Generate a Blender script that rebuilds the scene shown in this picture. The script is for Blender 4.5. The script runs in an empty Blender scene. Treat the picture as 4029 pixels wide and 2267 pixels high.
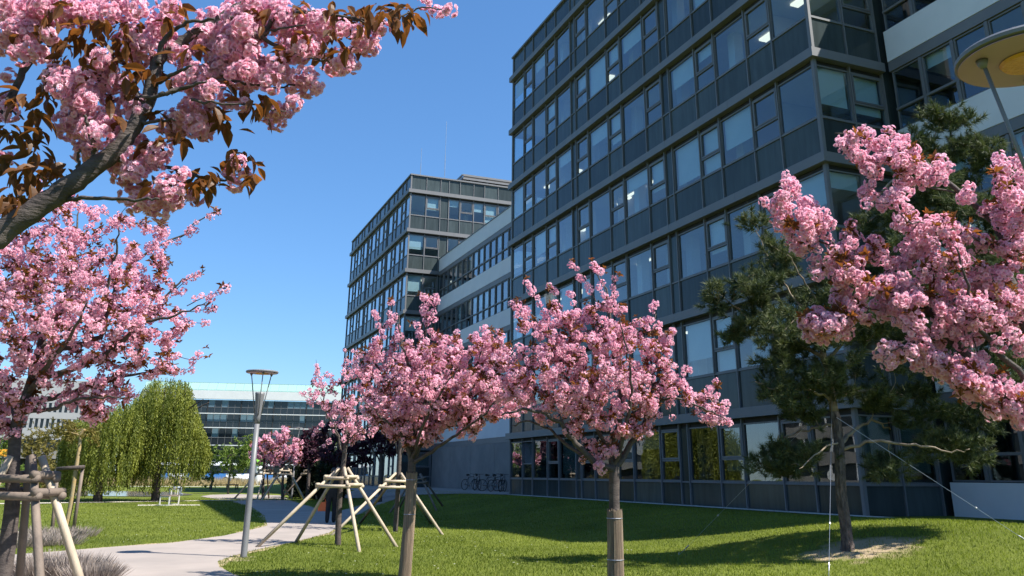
import bpy, bmesh, math, random
import numpy as np
from mathutils import Vector, Matrix, Euler
from mathutils.geometry import delaunay_2d_cdt

# ------------------------------------------------------------------ camera, sky, sun, exposure
random.seed(7); RNG = np.random.default_rng(11)
scene = bpy.context.scene
col = scene.collection
EYE = 1.6
F_PX, PSI, PITCH, ROLL, CY = 3331.9, 0.38164, 0.32511, 0.00909, 748.2   # solved from the facade lines, photo pixels
W_PX, H_PX, CX = 4029.0, 2267.0, 2014.5
FW = np.array([math.sin(PSI)*math.cos(PITCH), math.cos(PSI)*math.cos(PITCH), math.sin(PITCH)])
_rt = np.array([math.cos(PSI), -math.sin(PSI), 0.0]); _up = np.cross(_rt, FW)
RT = math.cos(ROLL)*_rt + math.sin(ROLL)*_up
UP = -math.sin(ROLL)*_rt + math.cos(ROLL)*_up
FWH = np.array([math.sin(PSI), math.cos(PSI), 0.0])
cam_d = bpy.data.cameras.new('camera'); cam = bpy.data.objects.new('camera', cam_d); col.objects.link(cam)
cam.matrix_world = Matrix(((RT[0], UP[0], -FW[0], 0), (RT[1], UP[1], -FW[1], 0), (RT[2], UP[2], -FW[2], EYE), (0, 0, 0, 1)))
cam_d.sensor_fit = 'HORIZONTAL'; cam_d.sensor_width = 36.0
cam_d.lens = 36.0*F_PX/W_PX
cam_d.shift_y = -(H_PX/2-CY)/W_PX
cam_d.clip_start = 0.05; cam_d.clip_end = 6000
scene.camera = cam

SUN_EL, SUN_AZ = math.radians(53.0), math.radians(131.5)   # azimuth from +Y towards +X
TO_SUN = Vector((math.sin(SUN_AZ)*math.cos(SUN_EL), math.cos(SUN_AZ)*math.cos(SUN_EL), math.sin(SUN_EL)))
world = bpy.data.worlds.new('World'); scene.world = world; world.use_nodes = True
wn = world.node_tree; bg = wn.nodes['Background']
sky = wn.nodes.new('ShaderNodeTexSky'); sky.sky_type = 'NISHITA'; sky.sun_disc = False
sky.sun_elevation = SUN_EL; sky.sun_rotation = SUN_AZ
sky.air_density = 1.0; sky.dust_density = 0.3; sky.ozone_density = 2.6; sky.altitude = 150
hsv = wn.nodes.new('ShaderNodeHueSaturation'); hsv.inputs['Saturation'].default_value = 1.12
gam = wn.nodes.new('ShaderNodeGamma'); gam.inputs[1].default_value = 0.75
mul = wn.nodes.new('ShaderNodeMixRGB'); mul.blend_type = 'MULTIPLY'; mul.inputs[0].default_value = 1.0; mul.inputs[2].default_value = (1.0, 1.28, 1.62, 1)
wn.links.new(sky.outputs[0], gam.inputs[0]); wn.links.new(gam.outputs[0], mul.inputs[1]); wn.links.new(mul.outputs[0], hsv.inputs['Color']); wn.links.new(hsv.outputs[0], bg.inputs[0])
bg.inputs[1].default_value = 0.085
sun_d = bpy.data.lights.new('sun', 'SUN'); sun_d.energy = 4.8; sun_d.angle = math.radians(0.53); sun_d.color = (1, 0.95, 0.87)
sun = bpy.data.objects.new('sun', sun_d); col.objects.link(sun); sun.location = (60, -60, 90)
sun.rotation_euler = TO_SUN.to_track_quat('Z', 'Y').to_euler()
vs = scene.view_settings; vs.view_transform = 'Standard'; vs.look = 'None'; vs.exposure = 1.1; vs.gamma = 1.0; vs.use_curve_mapping = False
cy = scene.cycles; cy.use_denoising = True; cy.max_bounces = 8; cy.transparent_max_bounces = 16
cy.diffuse_bounces = 3; cy.glossy_bounces = 4; cy.transmission_bounces = 6; cy.sample_clamp_indirect = 6.0
cy.caustics_reflective = False; cy.caustics_refractive = False

# ------------------------------------------------------------------ pixel helpers (a pixel gives a direction only)
K = 4029/2576.0                       # display pixels -> photo pixels
def ray(x, y): return FW + RT*(x-CX)/F_PX - UP*(y-CY)/F_PX
def at_depth(x, y, D):                # point seen at photo pixel, D metres ahead of the camera (horizontal)
    d = ray(x, y); p = d*(D/(d@FWH)); return p+np.array([0, 0, EYE])
def dp(x, y, D): return at_depth(x*K, y*K, D)
def smooth(t):
    t = np.clip(t, 0, 1); return t*t*(3-2*t)
def hgt(x, y):
    x = np.asarray(x, float); y = np.asarray(y, float)
    r = 0.62*smooth((x-10.0)/6.5)*(1-smooth((y-100)/40))*smooth((y+25)/25)
    r = r+0.30*np.exp(-((x-13.2)/3.4)**2-((y-14.0)/3.2)**2)
    r = r+0.05*np.sin(x*0.55+0.6)*np.sin(y*0.33)*smooth((x-5.5)/3)*(1-smooth((x-15)/2.5))*smooth((45-y)/10)
    return r
def on_ground(x, y, z0=0.0):          # where a ray meets the terrain
    d = ray(x, y); d = d/(d@FWH); lo, t = 1.0, 1.0
    while t < 400 and EYE+d[2]*t > float(hgt(d[0]*t, d[1]*t)): lo, t = t, t*1.02
    for _ in range(30):
        m_ = (lo+t)/2
        if EYE+d[2]*m_ > float(hgt(d[0]*m_, d[1]*m_)): lo = m_
        else: t = m_
    return np.array([d[0]*t, d[1]*t, float(hgt(d[0]*t, d[1]*t))])
def in_poly(px, py, poly):
    px = np.asarray(px); py = np.asarray(py); r = np.zeros(px.shape, bool); n = len(poly)
    for i in range(n):
        x1, y1 = poly[i]; x2, y2 = poly[i-1]
        c = ((y1 > py) != (y2 > py)); 
        with np.errstate(divide='ignore', invalid='ignore'):
            r ^= c & (px < (x2-x1)*(py-y1)/(y2-y1+1e-12)+x1)
    return r
def edge_dist(px, py, poly):
    d = np.full(px.shape, 1e9); n = len(poly)
    for i in range(n):
        a = np.array(poly[i-1], float); b = np.array(poly[i], float); ab = b-a
        t = np.clip(((px-a[0])*ab[0]+(py-a[1])*ab[1])/(ab@ab+1e-9), 0, 1)
        d = np.minimum(d, np.hypot(px-a[0]-t*ab[0], py-a[1]-t*ab[1]))
    return d

# ------------------------------------------------------------------ materials
def newmat(name):
    m = bpy.data.materials.new(name); m.use_nodes = True; nt = m.node_tree
    return m, nt, nt.nodes['Principled BSDF'], nt.nodes['Material Output']
def setp(p, **k):
    for a, b in k.items():
        for s in p.inputs:
            if s.name.replace(' ', '_').lower() == a.lower(): s.default_value = b
def noise_mix(nt, c1, c2, scale, detail=4, lo=0.35, hi=0.65, vec=None, rough=0.6, stretch=None):
    n = nt.nodes.new('ShaderNodeTexNoise'); n.inputs['Scale'].default_value = scale; n.inputs['Detail'].default_value = detail; n.inputs['Roughness'].default_value = rough
    tc = nt.nodes.new('ShaderNodeTexCoord'); v = tc.outputs['Object']
    if vec == 'pos':
        g = nt.nodes.new('ShaderNodeNewGeometry'); v = g.outputs['Position']
    if stretch:
        mp = nt.nodes.new('ShaderNodeMapping'); mp.inputs['Scale'].default_value = stretch; nt.links.new(v, mp.inputs[0]); v = mp.outputs[0]
    nt.links.new(v, n.inputs['Vector'])
    r = nt.nodes.new('ShaderNodeValToRGB'); r.color_ramp.elements[0].position = lo; r.color_ramp.elements[1].position = hi
    r.color_ramp.elements[0].color = (*c1, 1); r.color_ramp.elements[1].color = (*c2, 1)
    nt.links.new(n.outputs[0], r.inputs[0]); return r.outputs[0], n.outputs[0]
def simple(name, c, c2=None, rough=0.6, metal=0.0, scale=3.0, bump=0.0, bscale=None, spec=0.5, stretch=None, vec=None):
    m, nt, p, o = newmat(name); setp(p, Roughness=rough, Metallic=metal); p.inputs['Specular IOR Level'].default_value = spec
    if c2 is None: c2 = tuple(v*0.8 for v in c)
    cc, f = noise_mix(nt, c, c2, scale, stretch=stretch, vec=vec); nt.links.new(cc, p.inputs['Base Color'])
    if bump:
        _, f2 = noise_mix(nt, c, c2, bscale or scale*6, stretch=stretch, vec=vec)
        b = nt.nodes.new('ShaderNodeBump'); b.inputs['Strength'].default_value = bump; b.inputs['Distance'].default_value = 0.02
        nt.links.new(f2, b.inputs['Height']); nt.links.new(b.outputs[0], p.inputs['Normal'])
    return m
def thin(name, ca, cb, trans, attr=True, rough=0.6, tfac=0.4):      # petals and leaves: diffuse + translucent
    m = bpy.data.materials.new(name); m.use_nodes = True; nt = m.node_tree; nt.nodes.clear()
    o = nt.nodes.new('ShaderNodeOutputMaterial'); d = nt.nodes.new('ShaderNodeBsdfPrincipled'); t = nt.nodes.new('ShaderNodeBsdfTranslucent')
    setp(d, Roughness=rough); d.inputs['Specular IOR Level'].default_value = 0.25
    r = nt.nodes.new('ShaderNodeValToRGB'); r.color_ramp.elements[0].color = (*ca, 1); r.color_ramp.elements[1].color = (*cb, 1)
    a = nt.nodes.new('ShaderNodeAttribute'); a.attribute_name = 'tint'; nt.links.new(a.outputs['Fac'], r.inputs[0])
    mx = nt.nodes.new('ShaderNodeMixShader'); mx.inputs[0].default_value = tfac
    tm = nt.nodes.new('ShaderNodeMixRGB'); tm.blend_type = 'MULTIPLY'; tm.inputs[0].default_value = 1.0; tm.inputs[2].default_value = (*trans, 1)
    nt.links.new(r.outputs[0], d.inputs['Base Color']); nt.links.new(r.outputs[0], tm.inputs[1]); nt.links.new(tm.outputs[0], t.inputs[0])
    nt.links.new(d.outputs[0], mx.inputs[1]); nt.links.new(t.outputs[0], mx.inputs[2]); nt.links.new(mx.outputs[0], o.inputs[0]); return m
def glass(name, tint, ior=1.55, wav=0.0, boost=1.0, rough=0.0):
    m = bpy.data.materials.new(name); m.use_nodes = True; nt = m.node_tree; nt.nodes.clear()
    o = nt.nodes.new('ShaderNodeOutputMaterial'); t = nt.nodes.new('ShaderNodeBsdfTransparent'); g = nt.nodes.new('ShaderNodeBsdfGlossy')
    t.inputs[0].default_value = (*tint, 1); g.inputs['Roughness'].default_value = rough; g.inputs[0].default_value = (0.95, 0.97, 1, 1)
    f = nt.nodes.new('ShaderNodeFresnel'); f.inputs[0].default_value = ior
    mu = nt.nodes.new('ShaderNodeMath'); mu.operation = 'MULTIPLY'; mu.inputs[1].default_value = boost; mu.use_clamp = True
    mx = nt.nodes.new('ShaderNodeMixShader'); nt.links.new(f.outputs[0], mu.inputs[0]); gb = nt.nodes.new('ShaderNodeNewGeometry'); iv = nt.nodes.new('ShaderNodeMath'); iv.operation = 'SUBTRACT'; iv.inputs[0].default_value = 1.0; nt.links.new(gb.outputs['Backfacing'], iv.inputs[1])
    m3 = nt.nodes.new('ShaderNodeMath'); m3.operation = 'MULTIPLY'; nt.links.new(mu.outputs[0], m3.inputs[0]); nt.links.new(iv.outputs[0], m3.inputs[1]); nt.links.new(m3.outputs[0], mx.inputs[0])
    nt.links.new(t.outputs[0], mx.inputs[1]); nt.links.new(g.outputs[0], mx.inputs[2]); nt.links.new(mx.outputs[0], o.inputs[0])
    if wav:
        n = nt.nodes.new('ShaderNodeTexNoise'); n.inputs['Scale'].default_value = 1.3; n.inputs['Detail'].default_value = 1.0
        ge = nt.nodes.new('ShaderNodeNewGeometry'); nt.links.new(ge.outputs['Position'], n.inputs['Vector'])
        b = nt.nodes.new('ShaderNodeBump'); b.inputs['Strength'].default_value = wav; b.inputs['Distance'].default_value = 0.05
        nt.links.new(n.outputs[0], b.inputs['Height']); nt.links.new(b.outputs[0], g.inputs['Normal'])
    return m
def emit(name, c, s):
    m, nt, p, o = newmat(name); setp(p, Base_Color=(*c, 1), Emission_Color=(*c, 1), Emission_Strength=s); return m

M = {}
M['petal'] = thin('petal', (0.80, 0.35, 0.47), (0.99, 0.78, 0.85), (1.0, 0.86, 0.94), tfac=0.5)
M['bronze'] = thin('bronze_leaf', (0.085, 0.045, 0.018), (0.25, 0.105, 0.038), (1.4, 1.1, 0.6), tfac=0.5, rough=0.4)
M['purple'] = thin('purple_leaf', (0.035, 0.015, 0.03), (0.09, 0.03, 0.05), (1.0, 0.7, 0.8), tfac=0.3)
M['willow'] = thin('willow_leaf', (0.070, 0.100, 0.018), (0.32, 0.345, 0.062), (1.2, 1.2, 0.6), tfac=0.4)
M['green'] = thin('green_leaf', (0.09, 0.15, 0.03), (0.24, 0.32, 0.075), (1.2, 1.3, 0.6), tfac=0.35)
M['olive'] = thin('olive_leaf', (0.12, 0.11, 0.03), (0.26, 0.22, 0.06), (1.1, 1.0, 0.6), tfac=0.35)
M['needle'] = thin('pine_needle', (0.030, 0.050, 0.024), (0.165, 0.180, 0.072), (1.0, 1.1, 0.7), tfac=0.2)
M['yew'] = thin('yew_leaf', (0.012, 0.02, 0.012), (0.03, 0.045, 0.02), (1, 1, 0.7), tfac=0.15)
M['lavender'] = thin('lavender_twig', (0.19, 0.155, 0.13), (0.40, 0.34, 0.30), (1, 1, 1), tfac=0.2)
M['dry'] = thin('dry_reed', (0.30, 0.22, 0.11), (0.50, 0.40, 0.22), (1, 1, 0.8), tfac=0.25)
M['blade'] = thin('grass_blade', (0.095, 0.130, 0.016), (0.255, 0.290, 0.048), (1.2, 1.3, 0.5), tfac=0.4)
M['daisy'] = simple('daisy', (0.8, 0.8, 0.75), (0.8, 0.75, 0.6))
M['bark'] = simple('cherry_bark', (0.048, 0.036, 0.032), (0.095, 0.075, 0.065), 0.85, scale=9, bump=0.6, bscale=30, stretch=(1, 1, 3))
M['barkgrey'] = simple('grey_bark', (0.19, 0.155, 0.125), (0.10, 0.08, 0.065), 0.8, scale=6, bump=0.7, bscale=26, stretch=(1, 1, 4))
M['pinebark'] = simple('pine_bark', (0.045, 0.034, 0.030), (0.15, 0.115, 0.095), 0.9, scale=14, bump=1.0, bscale=30, stretch=(1, 1, 0.45))
M['pinetop'] = simple('pine_limb_bark', (0.33, 0.26, 0.18), (0.17, 0.12, 0.08), 0.8, scale=6, bump=0.5)
M['yellowbark'] = simple('yellow_bark', (0.36, 0.24, 0.09), (0.28, 0.24, 0.15), 0.8, scale=5, bump=0.5)
M['reed'] = simple('reed_wrap', (0.33, 0.245, 0.165), (0.17, 0.12, 0.085), 0.8, scale=7, bump=0.5, stretch=(6, 6, 0.3))
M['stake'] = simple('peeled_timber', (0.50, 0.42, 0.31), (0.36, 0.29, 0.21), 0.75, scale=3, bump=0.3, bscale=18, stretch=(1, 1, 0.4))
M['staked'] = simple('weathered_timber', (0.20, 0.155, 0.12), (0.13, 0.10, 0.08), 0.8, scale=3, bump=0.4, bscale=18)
M['alu'] = simple('anodised_aluminium', (0.155, 0.157, 0.165), (0.135, 0.138, 0.146), 0.5, 0.0, 0.6, spec=0.5)
M['frame'] = simple('window_frame_aluminium', (0.14, 0.143, 0.15), (0.12, 0.123, 0.13), 0.45, 0.0, 0.8)
M['dark'] = simple('black_recess', (0.012, 0.013, 0.015), (0.02, 0.02, 0.022), 0.7)
M['white'] = simple('white_render', (0.66, 0.67, 0.68), (0.62, 0.63, 0.64), 0.7, scale=0.8, bump=0.04, bscale=40)
M['ceil'] = simple('ceiling_white', (0.7, 0.7, 0.68), (0.66, 0.66, 0.64), 0.8)
M['inner'] = simple('office_wall', (0.55, 0.55, 0.53), (0.48, 0.48, 0.47), 0.8, scale=0.5)
M['carpet'] = simple('office_carpet', (0.10, 0.10, 0.11), (0.07, 0.07, 0.08), 0.9)
M['blind'] = simple('roller_blind', (0.62, 0.66, 0.64), (0.57, 0.61, 0.6), 0.8, scale=0.7)
M['concrete'] = simple('fair_faced_concrete', (0.22, 0.21, 0.20), (0.17, 0.165, 0.16), 0.8, scale=0.7, bump=0.1, bscale=20, vec='pos')
M['roofm'] = simple('roof_membrane', (0.2, 0.2, 0.2), (0.16, 0.16, 0.16), 0.9)
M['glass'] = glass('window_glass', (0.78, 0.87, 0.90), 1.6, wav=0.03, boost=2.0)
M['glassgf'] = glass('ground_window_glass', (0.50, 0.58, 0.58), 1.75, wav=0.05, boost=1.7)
M['spand'] = None
m, nt, p, o = newmat('spandrel_glass'); setp(p, Roughness=0.14); p.inputs['Specular IOR Level'].default_value = 0.22
cc, _ = noise_mix(nt, (0.054, 0.069, 0.071), (0.046, 0.059, 0.061), 0.35, vec='pos'); oi = nt.nodes.new('ShaderNodeObjectInfo'); mr = nt.nodes.new('ShaderNodeMapRange'); mr.inputs[3].default_value = 0.72; mr.inputs[4].default_value = 1.3
nt.links.new(oi.outputs['Random'], mr.inputs[0]); mu = nt.nodes.new('ShaderNodeVectorMath'); mu.operation = 'SCALE'; nt.links.new(cc, mu.inputs[0]); nt.links.new(mr.outputs[0], mu.inputs['Scale'])
st, _ = noise_mix(nt, (0.8, 0.8, 0.78), (1.12, 1.12, 1.12), 1.6, vec='pos', stretch=(3, 3, 0.35)); mv = nt.nodes.new('ShaderNodeVectorMath'); mv.operation = 'MULTIPLY'; nt.links.new(mu.outputs[0], mv.inputs[0]); nt.links.new(st, mv.inputs[1])
nt.links.new(mv.outputs[0], p.inputs['Base Color']); M['spand'] = m
M['light'] = emit('office_luminaire', (1, 0.9, 0.72), 0.75)
M['lampgrey'] = simple('lamp_paint', (0.17, 0.173, 0.18), (0.15, 0.153, 0.16), 0.45, scale=2)
M['lampunder'] = simple('lamp_reflector', (0.40, 0.27, 0.42), (0.37, 0.25, 0.39), 0.5, scale=2)
M['amber'] = simple('amber_lens', (0.72, 0.36, 0.07), (0.6, 0.28, 0.05), 0.35, scale=30, bump=0.4, bscale=60)
M['steel'] = simple('steel_wire', (0.55, 0.55, 0.55), (0.45, 0.45, 0.45), 0.35, 0.8)
M['path'] = simple('asphalt_path', (0.335, 0.285, 0.25), (0.26, 0.225, 0.20), 0.9, scale=0.5, bump=0.25, bscale=60, vec='pos')
M['palepath'] = simple('pale_gravel', (0.58, 0.53, 0.45), (0.47, 0.43, 0.37), 0.9, scale=1, bump=0.2, bscale=50, vec='pos')
M['worn'] = simple('sandy_earth', (0.40, 0.30, 0.17), (0.20, 0.19, 0.08), 0.95, scale=2.5, bump=0.3, bscale=40, vec='pos')
M['road'] = simple('road_asphalt', (0.10, 0.10, 0.10), (0.075, 0.075, 0.075), 0.9, vec='pos')
M['black'] = simple('black_paint', (0.015, 0.015, 0.017), (0.02, 0.02, 0.02), 0.5)
M['cloth'] = simple('black_cloth', (0.012, 0.012, 0.015), (0.02, 0.02, 0.022), 0.9)
M['denim'] = simple('pale_denim', (0.32, 0.36, 0.42), (0.25, 0.29, 0.35), 0.9)
M['skin'] = simple('skin', (0.52, 0.33, 0.25), (0.48, 0.3, 0.22), 0.6)
M['hair'] = simple('hair', (0.03, 0.02, 0.015), (0.02, 0.015, 0.01), 0.6)
M['orange'] = simple('orange_bag', (0.75, 0.16, 0.04), (0.65, 0.13, 0.03), 0.6)
M['blue'] = simple('bus_blue', (0.05, 0.19, 0.48), (0.05, 0.17, 0.42), 0.35)
M['buswhite'] = simple('vehicle_white', (0.75, 0.76, 0.77), (0.7, 0.71, 0.72), 0.3)
M['tyre'] = simple('rubber', (0.015, 0.015, 0.015), (0.02, 0.02, 0.02), 0.85)
M['lime'] = simple('lime_sign', (0.25, 0.72, 0.05), (0.22, 0.66, 0.05), 0.5)
M['sign'] = simple('orange_sign', (0.85, 0.38, 0.03), (0.8, 0.35, 0.03), 0.5)
M['brownwood'] = simple('brown_bench_wood', (0.16, 0.09, 0.05), (0.12, 0.07, 0.04), 0.7)
M['benchw'] = simple('bench_concrete_white', (0.66, 0.65, 0.62), (0.6, 0.59, 0.56), 0.6)
M['verdigris'] = glass('roof_glass_green', (0.55, 0.72, 0.66), 1.5, boost=1.0)
M['palegreen'] = simple('pale_green_metal', (0.27, 0.43, 0.38), (0.24, 0.38, 0.34), 0.4)
M['darkglass'] = None
m, nt, p, o = newmat('far_dark_glass'); setp(p, Roughness=0.08, Base_Color=(0.018, 0.024, 0.03, 1)); M['darkglass'] = m
m, nt, p, o = newmat('far_blue_glass'); setp(p, Roughness=0.08, Base_Color=(0.10, 0.16, 0.20, 1)); M['paleglass'] = m
m, nt, p, o = newmat('pond_water'); setp(p, Roughness=0.06, Base_Color=(0.05, 0.07, 0.08, 1))
n = nt.nodes.new('ShaderNodeTexNoise'); n.inputs['Scale'].default_value = 3; b = nt.nodes.new('ShaderNodeBump'); b.inputs['Strength'].default_value = 0.25; b.inputs['Distance'].default_value = 0.05
ge = nt.nodes.new('ShaderNodeNewGeometry'); nt.links.new(ge.outputs['Position'], n.inputs['Vector']); nt.links.new(n.outputs[0], b.inputs['Height']); nt.links.new(b.outputs[0], p.inputs['Normal']); M['water'] = m
# lawn: turf colours, mown patches, straw round the pine, worn soil along the path
m, nt, p, o = newmat('lawn_turf'); setp(p, Roughness=0.9); p.inputs['Specular IOR Level'].default_value = 0.15
c1, _ = noise_mix(nt, (0.080, 0.110, 0.013), (0.165, 0.200, 0.032), 0.35, detail=6, vec='pos', lo=0.3, hi=0.7)
c2, _ = noise_mix(nt, (0.55, 0.55, 0.5), (1.35, 1.3, 1.3), 28, detail=3, vec='pos', lo=0.25, hi=0.75)
mm = nt.nodes.new('ShaderNodeMixRGB'); mm.blend_type = 'MULTIPLY'; mm.inputs[0].default_value = 1; nt.links.new(c1, mm.inputs[1]); nt.links.new(c2, mm.inputs[2])
PINE_BASE = on_ground(3335, 2165, 0.6)
def soil_mask(nt, prev, centre, rx, ry, colour, soft, edge=0.5):
    g = nt.nodes.new('ShaderNodeNewGeometry'); s = nt.nodes.new('ShaderNodeVectorMath'); s.operation = 'SUBTRACT'; s.inputs[1].default_value = centre
    nt.links.new(g.outputs['Position'], s.inputs[0]); d = nt.nodes.new('ShaderNodeVectorMath'); d.operation = 'MULTIPLY'; d.inputs[1].default_value = (1/rx, 1/ry, 0)
    nt.links.new(s.outputs[0], d.inputs[0]); l = nt.nodes.new('ShaderNodeVectorMath'); l.operation = 'LENGTH'; nt.links.new(d.outputs[0], l.inputs[0])
    n = nt.nodes.new('ShaderNodeTexNoise'); n.inputs['Scale'].default_value = 2.2; n.inputs['Detail'].default_value = 5; nt.links.new(g.outputs['Position'], n.inputs['Vector'])
    a = nt.nodes.new('ShaderNodeMath'); a.operation = 'MULTIPLY_ADD'; a.inputs[1].default_value = 1.3; nt.links.new(n.outputs[0], a.inputs[0]); nt.links.new(l.outputs['Value'], a.inputs[2])
    r = nt.nodes.new('ShaderNodeMapRange'); r.inputs[1].default_value = 1.2+edge; r.inputs[2].default_value = 1.2+edge-soft; nt.links.new(a.outputs[0], r.inputs[0])
    mx = nt.nodes.new('ShaderNodeMixRGB'); nt.links.new(r.outputs[0], mx.inputs[0]); nt.links.new(prev, mx.inputs[1]); mx.inputs[2].default_value = (*colour, 1); return mx.outputs[0]
cc = soil_mask(nt, mm.outputs[0], (PINE_BASE[0]+0.25, PINE_BASE[1]-0.1, 0), 1.25, 0.95, (0.40, 0.31, 0.19), 0.45)
wp = on_ground(905, 2195)
cc = soil_mask(nt, cc, (wp[0], wp[1], 0), 0.55, 0.9, (0.42, 0.33, 0.22), 0.5, 0.35)
nt.links.new(cc, p.inputs['Base Color'])
_, f2 = noise_mix(nt, (0, 0, 0), (1, 1, 1), 45, vec='pos'); b = nt.nodes.new('ShaderNodeBump'); b.inputs['Strength'].default_value = 0.8; b.inputs['Distance'].default_value = 0.04
nt.links.new(f2, b.inputs['Height']); nt.links.new(b.outputs[0], p.inputs['Normal']); M['lawn'] = m

# ------------------------------------------------------------------ object helpers
def tag(o, label, cat, group=None, kind=None):
    if label: o['label'] = label
    if cat: o['category'] = cat
    if group: o['group'] = group
    if kind: o['kind'] = kind
    return o
def thing(name, label, cat, loc, group=None, rz=0.0):
    o = bpy.data.objects.new(name, None); o.empty_display_size = 0.2; col.objects.link(o)
    o.location = loc; o.rotation_euler = (0, 0, rz); return tag(o, label, cat, group)
def wloc(o):
    p = Vector((0, 0, 0))
    while o is not None: p += o.location; o = o.parent
    return p
def link(name, me, parent=None, loc=(0, 0, 0), rot=None, scale=None, world=True, kind=None):
    o = bpy.data.objects.new(name, me); col.objects.link(o)
    if parent is not None:
        o.parent = parent
        o.location = Vector(loc)-wloc(parent) if world else Vector(loc)
    else: o.location = loc
    if rot is not None: o.rotation_euler = rot
    if scale is not None: o.scale = (scale,)*3 if isinstance(scale, (int, float)) else scale
    if kind: o['kind'] = kind
    return o
def mesh_np(name, V, Fc, mat, tint=None, smooth_=False):
    V = np.asarray(V, np.float32); me = bpy.data.meshes.new(name)
    me.vertices.add(len(V)); me.vertices.foreach_set('co', V.ravel())
    if isinstance(Fc, np.ndarray):
        n, k = Fc.shape; me.loops.add(n*k); me.polygons.add(n)
        me.loops.foreach_set('vertex_index', Fc.astype(np.int32).ravel())
        me.polygons.foreach_set('loop_start', np.arange(0, n*k, k, dtype=np.int32)); me.polygons.foreach_set('loop_total', np.full(n, k, np.int32))
    else:
        fl = np.array([i for f in Fc for i in f], np.int32); ln = np.array([len(f) for f in Fc], np.int32)
        me.loops.add(len(fl)); me.polygons.add(len(Fc)); me.loops.foreach_set('vertex_index', fl)
        me.polygons.foreach_set('loop_start', np.concatenate(([0], np.cumsum(ln)[:-1])).astype(np.int32)); me.polygons.foreach_set('loop_total', ln)
    me.polygons.foreach_set('use_smooth', np.full(len(me.polygons), bool(smooth_)))
    if tint is not None:
        a = me.attributes.new('tint', 'FLOAT', 'POINT'); a.data.foreach_set('value', np.asarray(tint, np.float32))
    me.update(calc_edges=True); me.validate(); me.materials.append(mat); return me
class MB:                                             # collects shapes, builds ONE mesh
    def __init__(s): s.v = []; s.f = []
    def add(s, V, Fc):
        n = len(s.v); s.v += [tuple(p) for p in V]; s.f += [tuple(i+n for i in f) for f in Fc]; return s
    def box(s, a, b):
        x0, y0, z0 = a; x1, y1, z1 = b
        return s.add([(x0, y0, z0), (x1, y0, z0), (x1, y1, z0), (x0, y1, z0), (x0, y0, z1), (x1, y0, z1), (x1, y1, z1), (x0, y1, z1)],
                     [(0, 3, 2, 1), (4, 5, 6, 7), (0, 1, 5, 4), (1, 2, 6, 5), (2, 3, 7, 6), (3, 0, 4, 7)])
    def tube(s, pts, rad, sides=6, caps=True):
        P = [Vector(p) for p in pts]
        if isinstance(rad, (int, float)): rad = [rad]*len(P)
        n0 = len(s.v); u = None
        for i, q in enumerate(P):
            t = (P[min(i+1, len(P)-1)]-P[max(i-1, 0)]).normalized()
            if u is None:
                u = t.orthogonal().normalized()
            u = (u-t*u.dot(t)); u = u.normalized() if u.length > 1e-6 else t.orthogonal().normalized()
            w = t.cross(u)
            for k in range(sides):
                a = 2*math.pi*k/sides; s.v.append(tuple(q+(u*math.cos(a)+w*math.sin(a))*rad[i]))
        for i in range(len(P)-1):
            for k in range(sides):
                a = n0+i*sides+k; b = n0+i*sides+(k+1) % sides; s.f.append((a, b, b+sides, a+sides))
        if caps:
            s.f.append(tuple(n0+k for k in reversed(range(sides)))); e = n0+(len(P)-1)*sides; s.f.append(tuple(e+k for k in range(sides)))
        return s
    def lathe(s, prof, c=(0, 0, 0), sides=24):
        n0 = len(s.v)
        for r, z in prof:
            for k in range(sides):
                a = 2*math.pi*k/sides; s.v.append((c[0]+r*math.cos(a), c[1]+r*math.sin(a), c[2]+z))
        for i in range(len(prof)-1):
            for k in range(sides):
                a = n0+i*sides+k; b = n0+i*sides+(k+1) % sides; s.f.append((a, b, b+sides, a+sides))
        s.f.append(tuple(n0+k for k in reversed(range(sides)))); e = n0+(len(prof)-1)*sides; s.f.append(tuple(e+k for k in range(sides)))
        return s
    def mesh(s, name, mat, smooth_=False): return mesh_np(name, s.v, s.f, mat, smooth_=smooth_)
    def build(s, name, mat, parent=None, smooth_=False, off=(0, 0, 0), kind=None):
        """vertices are given in world space; the object sits at the parent's base"""
        base = np.array(wloc(parent)) if parent is not None else np.array(off, float)
        me = mesh_np(name, np.array(s.v)-base, s.f, mat, smooth_=smooth_)
        return link(name, me, parent, (0, 0, 0) if parent is not None else tuple(base), world=False, kind=kind)
_box = {}
def boxobj(name, a, b, mat, parent, kind=None):
    """axis-aligned box; alike boxes share mesh data"""
    d = tuple(round(abs(b[i]-a[i]), 3) for i in range(3)); key = (name, d, mat.name)
    if key not in _box: _box[key] = MB().box((-d[0]/2, -d[1]/2, -d[2]/2), (d[0]/2, d[1]/2, d[2]/2)).mesh(name, mat)
    return link(name, _box[key], parent, tuple((a[i]+b[i])/2 for i in range(3)), kind=kind)
def catmull(P, n=6):
    P = [np.asarray(p, float) for p in P]; o = []
    for i in range(len(P)-1):
        p0 = P[max(i-1, 0)]; p1 = P[i]; p2 = P[i+1]; p3 = P[min(i+2, len(P)-1)]
        for k in range(n):
            t = k/n; o.append(0.5*((2*p1)+(p2-p0)*t+(2*p0-5*p1+4*p2-p3)*t*t+(-p0+3*p1-3*p2+p3)*t**3))
    o.append(P[-1]); return np.array(o)
def rotmats(n, rng, axis=None):
    """random rotation matrices; if axis given (n,3) local +Z is sent to it"""
    if axis is None:
        axis = rng.normal(size=(n, 3))
    z = axis/np.linalg.norm(axis, axis=1, keepdims=True); a = rng.normal(size=(n, 3))
    x = np.cross(a, z); x /= np.linalg.norm(x, axis=1, keepdims=True); y = np.cross(z, x)
    return np.stack([x, y, z], axis=2)
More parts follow.
